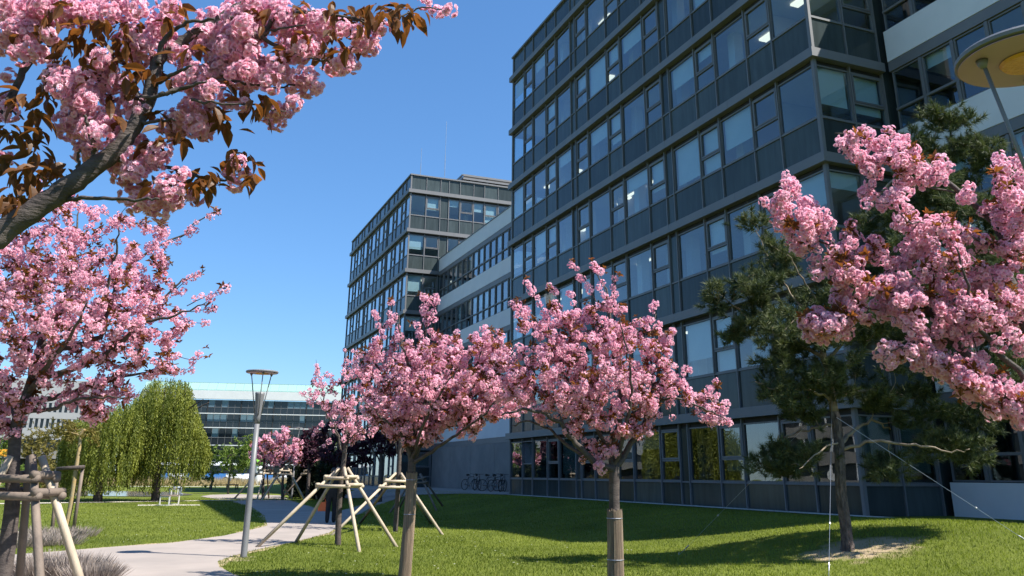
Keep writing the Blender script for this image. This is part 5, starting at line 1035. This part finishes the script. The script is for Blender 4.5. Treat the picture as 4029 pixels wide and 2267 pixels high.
# grass blades and daisies on the nearer lawn
rng = np.random.default_rng(96); n = 640000
u = rng.random(n); y = 4+60*u**1.7; x = rng.uniform(-6, 1, n)*(y/14)+rng.uniform(0, 1, n)*(y*1.5)
k = ~in_poly(x, y, PATH) & (x < 17.4) & (x > -7); 
k &= ~((np.hypot((x-PINE_BASE[0]-.2)/1.15, (y-PINE_BASE[1]+.05)/.8) < 1) & (rng.random(n) < .85))
x, y = x[k], y[k]; n = len(x); z = hgt(x, y); a = rng.uniform(0, 6.28, n); h = rng.uniform(.022, .06, n); w = .0045+.0002*y
V = np.zeros((n, 3, 3)); V[:, 0] = np.column_stack([x-w*np.cos(a), y-w*np.sin(a), z-.004]); V[:, 1] = np.column_stack([x+w*np.cos(a), y+w*np.sin(a), z-.004]); V[:, 2] = np.column_stack([x+rng.normal(0, .018, n), y+rng.normal(0, .018, n), z+h])
tn = np.clip(rng.random(n)*.62+.12+.22*np.sin(x*1.3+np.sin(y*.9)*2)*np.cos(y*.8)+.2*np.sin(x*.31+y*.22+np.sin(x*.7))+.12*np.sin(x*3.1+y*2.3)*np.sin(y*3.7-x), 0, 1)
tag(link('grass', mesh_np('grass', V.reshape(-1, 3), np.arange(3*n).reshape(-1, 3), M['blade'], np.repeat(tn, 3))), 'short bright green mown grass blades of the lawn', 'grass', kind='stuff')
n = 420; x = rng.uniform(-5, 10, n); y = rng.uniform(14, 44, n); k = ~in_poly(x, y, PATH); x, y = x[k], y[k]; n = len(x); z = hgt(x, y)+.05; V = np.zeros((n, 6, 3)); r = rng.uniform(.012, .022, n)
for i in range(6): V[:, i] = np.column_stack([x+r*math.cos(i*1.047), y+r*math.sin(i*1.047), z])
tag(link('daisies', mesh_np('daisies', V.reshape(-1, 3), np.arange(6*n).reshape(-1, 6), M['daisy'])), 'scattered white daisies in the lawn', 'flowers', kind='stuff')

# ------------------------------------------------------------------ lamps
def lamp(label, b, H=3.65, rot=0.0):
    t = thing('street_lamp', label, 'street lamp', tuple(b), 'disc-topped street lamps'); x, y, z = b
    MB().lathe([(.075, -.05), (.066, .03), (.060, 1.2), (.052, 2.60)], (x, y, z), 20).build('post', M['lampgrey'], t, True)
    MB().lathe([(.053, 2.58), (.055, 2.72), (.075, 2.95), (.098, 3.18), (.10, 3.22), (.085, 3.22), (.06, 3.05)], (x, y, z), 20).build('projector_head', M['lampgrey'], t, True)
    MB().lathe([(.02, H-.02), (.30, H-.022), (.338, H-.012), (.34, H+.006), (.325, H+.022), (.02, H+.045)], (x, y, z), 40).build('disc', M['lampgrey'], t, False)
    MB().lathe([(.01, H-.030), (.325, H-.026), (.325, H-.0235), (.01, H-.0235)], (x, y, z), 40).build('reflector_plate', M['lampunder'], t)
    l = MB(); l.lathe([(.01, H-.05), (.125, H-.048), (.135, H-.033), (.01, H-.032)], (x, y, z), 32); l.build('amber_lens', M['amber'], t)
    for k in range(3):
        a = rot+2*math.pi*k/3; m = MB(); m.tube([(x+.07*math.cos(a), y+.07*math.sin(a), z+2.75), (x+.24*math.cos(a), y+.24*math.sin(a), z+H-.03)], .0105, 6); m.build('strut', M['lampgrey'], t, True)
        m = MB(); m.lathe([(.012, H-.075), (.022, H-.06), (.03, H-.031)], (x+.24*math.cos(a), y+.24*math.sin(a), z), 12); m.build('strut_collar', M['lampgrey'], t, True)
lb = on_ground(958, 2194); lamp('grey disc-topped street lamp standing where the path bends', lb, rot=.5)
rp = dp(2590, 170, 4.0); rr = ray(4050, 240); s_ = (3.65+.35-EYE)/rr[2]; q = rr*s_; q = np.array([q[0], q[1], float(hgt(q[0], q[1]))]); s_ = (q[2]+3.62-EYE)/rr[2]; q2 = rr*s_; q = np.array([q2[0], q2[1], float(hgt(q2[0], q2[1]))])
lamp('disc-topped lamp with amber lens seen from below beside the office wing', q, rot=2.75)
b_ = on_ground(1147, 1962); lamp('slim dark disc-topped lamp among the far staked cherries', b_, 4.6, rot=1.0)
b_ = on_ground(982, 1945); lamp('distant pale disc-topped lamp behind the path lamp', b_, 4.4, rot=.2)

# ------------------------------------------------------------------ benches
def bench(label, b, rz, L=1.9, mat='benchw', dark=False, group='park benches'):
    t = thing('park_bench', label, 'bench', tuple(b), group, rz)
    def B(n, a, c, m_): return link(n, MB().box(a, c).mesh(n, m_), t, (0, 0, 0), world=False)
    fm = M['black'] if dark else M[mat]
    for s in (-1, 1):                                      # loop frames
        x = s*(L/2-.05); m = MB(); 
        for a, c in (((x-.03, -.25, 0), (x+.03, -.20, .45)), ((x-.03, .20, 0), (x+.03, .25, .45)), ((x-.03, -.20, .40), (x+.03, .20, .45)), ((x-.03, -.2, 0), (x+.03, .2, .05))): m.box(a, c)
        link('leg_frame', m.mesh('leg_frame', fm), t, (0, 0, 0), world=False)
    for k in range(5): B('slat', (-L/2, -.235+k*.097, .452), (L/2, -.155+k*.097, .49), M['brownwood'] if dark else M['staked'])
    return t
bb_ = on_ground(665, 1988); bn = bench('pale loop-framed bench on its slab in the sunny lawn', bb_, 1.25, 1.7)
sl = thing('bench_slab', 'pale concrete slab under the sunny lawn bench', 'slab', tuple(bb_)); link('slab', MB().box((-1.5, -.6, -.05), (1.5, .6, .012)).mesh('slab', M['palepath']), sl, (0, 0, 0), world=False)
bench('dark slatted bench by the far loop path, the longer one', on_ground(876, 1927), .1, 2.6, dark=True)
bench('short dark bench next to the longer far bench', on_ground(913, 1925), .1, 1.2, dark=True)
bench('brown wooden bench before the dry reeds', on_ground(815, 1894, 0), .05, 5.0, dark=True)

# ------------------------------------------------------------------ bicycles
def bicycle(label, x, y, z, rz, tilt=.06):
    t = thing('bicycle', label, 'bicycle', (x, y, z), 'bicycles parked at the concrete wall', rz); t.rotation_euler = (tilt, 0, rz)
    def A(m, n, mat, p=None): return link(n, m.mesh(n, mat), p or t, (0, 0, 0), world=False)
    for s in (-.52, .52):
        ring = [(s+.335*math.cos(a), 0, .345+.335*math.sin(a)) for a in np.linspace(0, 2*math.pi, 25)]; m = MB(); m.tube(ring, .02, 6, False); w = A(m, 'wheel', M['tyre'])
        m = MB()
        for a in np.linspace(0, 2*math.pi, 13)[:-1]: m.tube([(s, 0, .345), (s+.32*math.cos(a), 0, .345+.32*math.sin(a))], .003, 3)
        A(m, 'spokes', M['steel'], w)
    m = MB(); S = (-.17, 0, .82); BBk = (-.08, 0, .30); Hd = (.36, 0, .86)
    for a, c in (((-.52, 0, .345), BBk), ((-.52, 0, .345), S), (S, BBk), (BBk, (.37, 0, .72)), (S, Hd), (Hd, (.52, 0, .345))): m.tube([a, c], .017, 6)
    A(m, 'frame', M['black']); m = MB(); m.tube([Hd, (.34, 0, 1.0)], .014, 6).tube([(.30, -.29, 1.03), (.36, -.1, 1.01), (.36, .1, 1.01), (.30, .29, 1.03)], .013, 6); A(m, 'handlebar', M['black'])
    m = MB(); m.tube([S, (-.2, 0, .93)], .014, 6); A(m, 'seat_post', M['steel']); m = MB(); m.tube([(-.34, 0, .95), (-.24, 0, .965), (-.05, 0, .95)], [.075, .06, .022], 8); A(m, 'saddle', M['black'], None)
    m = MB(); m.tube([(-.08, -.05, .30), (-.08, .05, .30)], .09, 12).tube([(-.08, .06, .30), (.02, .07, .16)], .012, 5).tube([(-.08, -.06, .30), (-.18, -.07, .44)], .012, 5); A(m, 'crank', M['steel'])
for i, (px, la) in enumerate(((1851, 'dark bicycle parked against the concrete wall, first of the pair'), (1880, 'dark bicycle parked against the concrete wall, second of the pair'), (1930, 'dark bicycle at the wall, first of the three near the glass facade'), (1955, 'dark bicycle at the wall, middle of the three near the glass facade'), (1980, 'dark bicycle at the wall, closest of the three to the glass facade'))):
    d = ray(px, 1905); tt = 20.2/d[0]; y = d[1]*tt; bicycle(la, 20.15, y, float(hgt(20.15, y))+.035, 0.5+.5*math.sin(i*2.1), .05)

# ------------------------------------------------------------------ people
def skinned(name, verts, edges, radii, mat, parent, sub=2):
    me = bpy.data.meshes.new(name); me.from_pydata(verts, edges, []); o = link(name, me, parent, (0, 0, 0), world=False); me.materials.append(mat)
    s = o.modifiers.new('skin', 'SKIN'); s.use_smooth_shade = True
    for i, r in enumerate(radii): me.skin_vertices[0].data[i].radius = (r[0], r[1]) if isinstance(r, tuple) else (r, r)
    me.skin_vertices[0].data[0].use_root = True
    q = o.modifiers.new('sub', 'SUBSURF'); q.levels = sub; q.render_levels = sub; return o
def head(parent, c, r=.105, hair=True):
    m = MB(); prof = [(.01, -.13), (.055, -.115), (.075, -.06), (.082, 0), (.078, .06), (.055, .105), (.01, .12)]; m.lathe(prof, (0, 0, 0), 16)
    m.v = [(x, y*1.18, z) for x, y, z in m.v]; o = link('head', m.mesh('head', M['skin'], True), parent, c, world=False)
    n = MB(); n.tube([(0, .085, .02), (0, .115, -.02), (0, .09, -.035)], [.008, .016, .012], 6); link('nose', n.mesh('nose', M['skin'], True), o, (0, 0, 0), world=False)
    for s in (-1, 1):
        e = MB(); e.lathe([(.002, -.008), (.009, 0), (.002, .008)], (s*.03, .09, .012), 8); link('eye', e.mesh('eye', M['black']), o, (0, 0, 0), world=False)
        e = MB(); e.tube([(s*.08, .0, -.025), (s*.092, -.005, 0), (s*.085, -.01, .03)], [.008, .014, .01], 6); link('ear', e.mesh('ear', M['skin'], True), o, (0, 0, 0), world=False)
    e = MB(); e.box((-.024, .082, -.062), (.024, .094, -.052)); link('mouth', e.mesh('mouth', M['skin']), o, (0, 0, 0), world=False)
    h = MB(); h.lathe([(.086, -.03), (.092, .02), (.086, .075), (.06, .115), (.01, .132)], (0, -.012, .003), 16); h.v = [(x, y*1.2, z) for x, y, z in h.v]; link('hair', h.mesh('hair', M['hair'], True), o, (0, 0, 0), world=False)
def hand(parent, c, d, s=1):
    """palm with four fingers and a thumb, slightly curled, hanging along d"""
    d = np.array(d, float); d /= np.linalg.norm(d); sd = np.cross(d, [1, 0, 0.01]); sd /= np.linalg.norm(sd); c = np.array(c); f = np.cross(sd, d)*-.02
    m = MB(); m.tube([c, c+d*.04, c+d*.09], [.022, .032, .034], 8)
    for k, l in enumerate((.06, .075, .078, .07)[:4]):
        o = sd*(k-1.5)*.018; m.tube([c+d*.085+o, c+d*(.085+l*.55)+o+f, c+d*(.085+l*.95)+o+f*2.6], [.0095, .009, .006], 6)
    m.tube([c+d*.03+sd*.03, c+d*.06+sd*.05+f, c+d*.095+sd*.05+f*2], [.012, .011, .007], 6); link('hand', m.mesh('hand', M['skin'], True), parent, (0, 0, 0), world=False)
# walker in black on the path, seen from behind
wb_ = on_ground(1299, 2058); wk = thing('person', 'person in black clothes walking away along the shaded path with an orange bag', 'person', tuple(wb_), None, -.2)
V = [(0, 0, .95), (0, .01, 1.15), (0, .0, 1.36), (0, .0, 1.46), (0, .02, 1.55), (.10, 0, .90), (.11, .06, .50), (.11, -.02, .09), (.11, .12, .05), (-.10, 0, .90), (-.11, -.02, .50), (-.11, -.16, .10), (-.11, -.04, .04), (.19, 0, 1.40), (.245, -.03, 1.13), (.25, .06, .90), (-.19, 0, 1.40), (-.245, .0, 1.13), (-.25, .08, .90)]
Ed = [(0, 1), (1, 2), (2, 3), (3, 4), (0, 5), (5, 6), (6, 7), (7, 8), (0, 9), (9, 10), (10, 11), (11, 12), (2, 13), (13, 14), (14, 15), (2, 16), (16, 17), (17, 18)]
Rd = [(.19, .14), (.19, .14), (.20, .14), .08, .06, .115, .092, .075, .05, .115, .092, .075, .05, .07, .052, .042, .07, .052, .042]
skinned('body', V, Ed, Rd, M['cloth'], wk); head(wk, (0, .03, 1.675)); hand(wk, (.25, .06, .89), (0, .1, -1)); hand(wk, (-.25, .08, .89), (0, .1, -1))
bg_ = thing('shopping_bag', 'orange shopping bag carried by the person in black', 'bag', tuple(wb_+np.array([-.28, .02, .38]))); 
m = MB(); m.add([(-.16, -.06, 0), (.16, -.06, 0), (.16, .06, 0), (-.16, .06, 0), (-.19, -.03, .30), (.19, -.03, .30), (.19, .03, .30), (-.19, .03, .30)], [(0, 3, 2, 1), (4, 5, 6, 7), (0, 1, 5, 4), (1, 2, 6, 5), (2, 3, 7, 6), (3, 0, 4, 7)]); link('bag_body', m.mesh('bag_body', M['orange']), bg_, (0, 0, 0), world=False)
for s in (-1, 1): m = MB(); m.tube([(-.08, s*.025, .30), (-.05, s*.01, .40), (.05, s*.01, .40), (.08, s*.025, .30)], .006, 5); link('handle', m.mesh('handle', M['orange']), bg_, (0, 0, 0), world=False)
# sitter by the willow
sb = on_ground(688, 1947); st_ = thing('person', 'person in dark top and pale jeans sitting on a bench beside the willow', 'person', tuple(sb), None, -1.45)
V = [(0, -.1, .52), (0, -.07, .75), (0, .0, .98), (0, .05, 1.07), (0, .09, 1.13), (.18, .0, 1.0), (.22, .1, .78), (.12, .33, .66), (-.18, .0, 1.0), (-.22, .1, .78), (-.12, .33, .66)]
skinned('torso', V, [(0, 1), (1, 2), (2, 3), (3, 4), (2, 5), (5, 6), (6, 7), (2, 8), (8, 9), (9, 10)], [(.16, .13), (.165, .12), (.17, .11), .065, .05, .065, .05, .04, .065, .05, .04], M['cloth'], st_)
V = [(0, -.1, .50), (.10, -.05, .50), (.13, .38, .53), (.13, .40, .10), (.13, .52, .05), (-.10, -.05, .50), (-.13, .38, .53), (-.13, .32, .10), (-.13, .44, .05)]
skinned('jeans', V, [(0, 1), (1, 2), (2, 3), (3, 4), (0, 5), (5, 6), (6, 7), (7, 8)], [(.15, .12), .095, .068, .05, .042, .095, .068, .05, .042], M['denim'], st_)
head(st_, (0, .12, 1.24)); hand(st_, (.12, .33, .66), (-.2, .8, -.3)); hand(st_, (-.12, .33, .66), (.2, .8, -.3))
bench('plain bench under the person sitting beside the willow', sb+np.array([-.12, -.02, -.03]), 1.65, 1.6)

# ------------------------------------------------------------------ street: bus, cars, signs
def wheels(t, xs, ys, r, w):
    for x in xs:
        for y in ys:
            m = MB(); m.tube([(x, y-w/2, r), (x, y+w/2, r)], r, 18); o = link('wheel', m.mesh('wheel', M['tyre'], False), t, (0, 0, 0), world=False); m = MB(); m.tube([(x, y-w/2-.01, r), (x, y+w/2+.01, r)], r*.58, 12); link('rim', m.mesh('rim', M['steel']), o, (0, 0, 0), world=False)
def bus():
    c = at_depth(850, 1880, 148); t = thing('city_bus', 'blue and white city bus in the far street', 'bus', (c[0], c[1], .05), None, -.06)
    def B(n, a, b, m_, p=None): return link(n, MB().box(a, b).mesh(n, m_), p or t, (0, 0, 0), world=False)
    L = 9; B('body', (-L, -1.25, .35), (L, 1.25, 1.45), M['blue']); B('upper_body', (-L, -1.2, 1.452), (L, 1.2, 2.7), M['dark']); r = B('roof', (-L, -1.25, 2.702), (L, 1.25, 3.1), M['buswhite']); B('roof_unit', (-2, -.8, 3.102), (1.5, .8, 3.35), M['buswhite'], r)
    for k in range(11):
        if k in (3, 7): B('door', (-L+.3+k*1.6, -1.27, .4), (-L+1.6+k*1.6, -1.22, 2.6), M['darkglass'])
        else: B('window', (-L+.2+k*1.6, -1.24, 1.55), (-L+1.72+k*1.6, -1.205, 2.6), M['darkglass'])
    for a in (-L+1.6, 1.5): B('white_panel', (a, -1.275, .75), (a+2.6, -1.252, 1.4), M['buswhite'])
    for s in (-.9, .9): B('headlight', (-L-.03, s-.15, .7), (-L+.02, s+.15, .9), M['buswhite'])
    wheels(t, (-L+2.5, 1.5, L-2.2), (-1.15, 1.15), .48, .3)
bus()
def car(label, px, D, rz, mat='buswhite'):
    c = at_depth(px, 1885, D); t = thing('parked_car', label, 'car', (c[0], c[1], .04), 'cars along the far street', rz)
    prof = [(-2.1, .35), (-2.15, .7), (-2.0, .92), (-1.2, 1.0), (-.5, 1.42), (.8, 1.46), (1.6, 1.05), (2.05, .95), (2.15, .6), (2.1, .35)]
    m = MB(); n = len(prof); m.add([(x, -.85 if z < 1.1 else -.68, z) for x, z in prof]+[(x, .85 if z < 1.1 else .68, z) for x, z in prof], [tuple(range(n))]+[tuple(reversed(range(n, 2*n)))]+[(i, i+n, (i+1) % n+n, (i+1) % n) for i in range(n)]); link('body', m.mesh('body', M[mat]), t, (0, 0, 0), world=False)
    for s in (-1, 1):
        for a, b in ((-.95, .1), (.2, 1.3)): m = MB(); m.add([(a, s*.845, 1.02), (b, s*.845, 1.02), (b-.18*(a > 0), s*.70, 1.38), (a+.42*(a < 0), s*.70, 1.38)], [(0, 1, 2, 3)]); m.add([(a, s*.80, 1.02), (b, s*.80, 1.02), (b-.18*(a > 0), s*.66, 1.38), (a+.42*(a < 0), s*.66, 1.38)], [(3, 2, 1, 0)]); link('window', m.mesh('window', M['darkglass']), t, (0, 0, 0), world=False)
        m = MB(); m.box((-2.17, s*.6-.15, .66), (-2.08, s*.6+.15, .82)); link('headlight', m.mesh('headlight', M['steel']), t, (0, 0, 0), world=False)
    wheels(t, (-1.35, 1.3), (-.8, .8), .32, .2)
for px, D_, rz, la, mt in ((980, 138, 1.2, 'white car parked at the end of the bus', 'buswhite'), (1215, 135, .1, 'white van-like car behind the far staked cherries', 'buswhite'), (1130, 136, 0, 'silver car between the far cherry trunks', 'steel'), (1290, 137, 0, 'pale car behind the small far cherry', 'buswhite')): car(la, px, D_, rz, mt)
def pillar(label, px, D_, h, top):
    c = at_depth(px, 1880, D_); t = thing('advertising_column', label, 'column', (c[0], c[1], 0), None); m = MB(); m.lathe([(.6, 0), (.6, h)], (0, 0, 0), 20); link('shaft', m.mesh('shaft', M['buswhite'], False), t, (0, 0, 0), world=False)
    m = MB(); m.lathe([(.66, h+.002), (.7, h+.3), (.45, h+.75), (.05, h+.9)], (0, 0, 0), 20); link('cap', m.mesh('cap', M[top], True), t, (0, 0, 0), world=False)
pillar('white round column with lime green cap by the far lamp', 1014, 120, 2.6, 'lime'); pillar('white round column with lime green cap behind the leaning young tree', 240, 110, 3.2, 'lime')
c = at_depth(15, 1782, 120); t = thing('shop_sign', 'orange sign board on the wall beyond the forked cherry', 'sign', tuple(c)); link('board', MB().box((-1.4, -.1, -.45), (1.4, .1, .45)).mesh('board', M['sign']), t, (0, 0, 0), world=False); link('post', MB().box((-.1, .12, -c[2]), (.1, .3, .4)).mesh('post', M['lampgrey']), t, (0, 0, 0), world=False)
for i, (px, top) in enumerate(((225, 1700), (212, 1705), (690, 1770))):
    c = at_depth(px, 1880, 100); zt = at_depth(px, top, 100)[2]; t = thing('flag_pole', 'thin pale pole standing near the pond shrubs' if i < 2 else 'thin pale mast behind the taller willow', 'pole', (c[0], c[1], 0), 'thin pale poles' if i < 2 else None); m = MB(); m.tube([(0, 0, -.1), (0, 0, zt)], [.07, .04], 8); link('pole_shaft', m.mesh('pole_shaft', M['lampgrey'], True), t, (0, 0, 0), world=False); m = MB(); m.lathe([(.01, zt), (.08, zt+.05), (.01, zt+.12)], (0, 0, 0), 10); link('finial', m.mesh('finial', M['steel'], True), t, (0, 0, 0), world=False)

# white slab block across the park, seen only as a reflection in the ground-floor glass
pb = thing('park_side_building', 'long white rendered building with ribbon windows along the far side of the park', 'building', (-48, 40, 0))
boxobj('core', (-60, -20, 0), (-48.3, 105, 15.5), M['dark'], pb)
for k in range(5):
    boxobj('wall', (-48.29, -20, .02+k*3.4), (-48, 105, 1.5+k*3.4), M['concrete'], pb)
    if k < 4:
        for q in range(25): boxobj('pane', (-48.25, -20+q*5+.25, 1.52+k*3.4), (-48.15, -15+q*5-.25, 3.4+k*3.4), M['darkglass'], pb)
        for q in range(26): boxobj('pier', (-48.28, -20+q*5-.22, 1.51+k*3.4), (-48.02, -20+q*5+.22, 3.41+k*3.4), M['white'], pb)
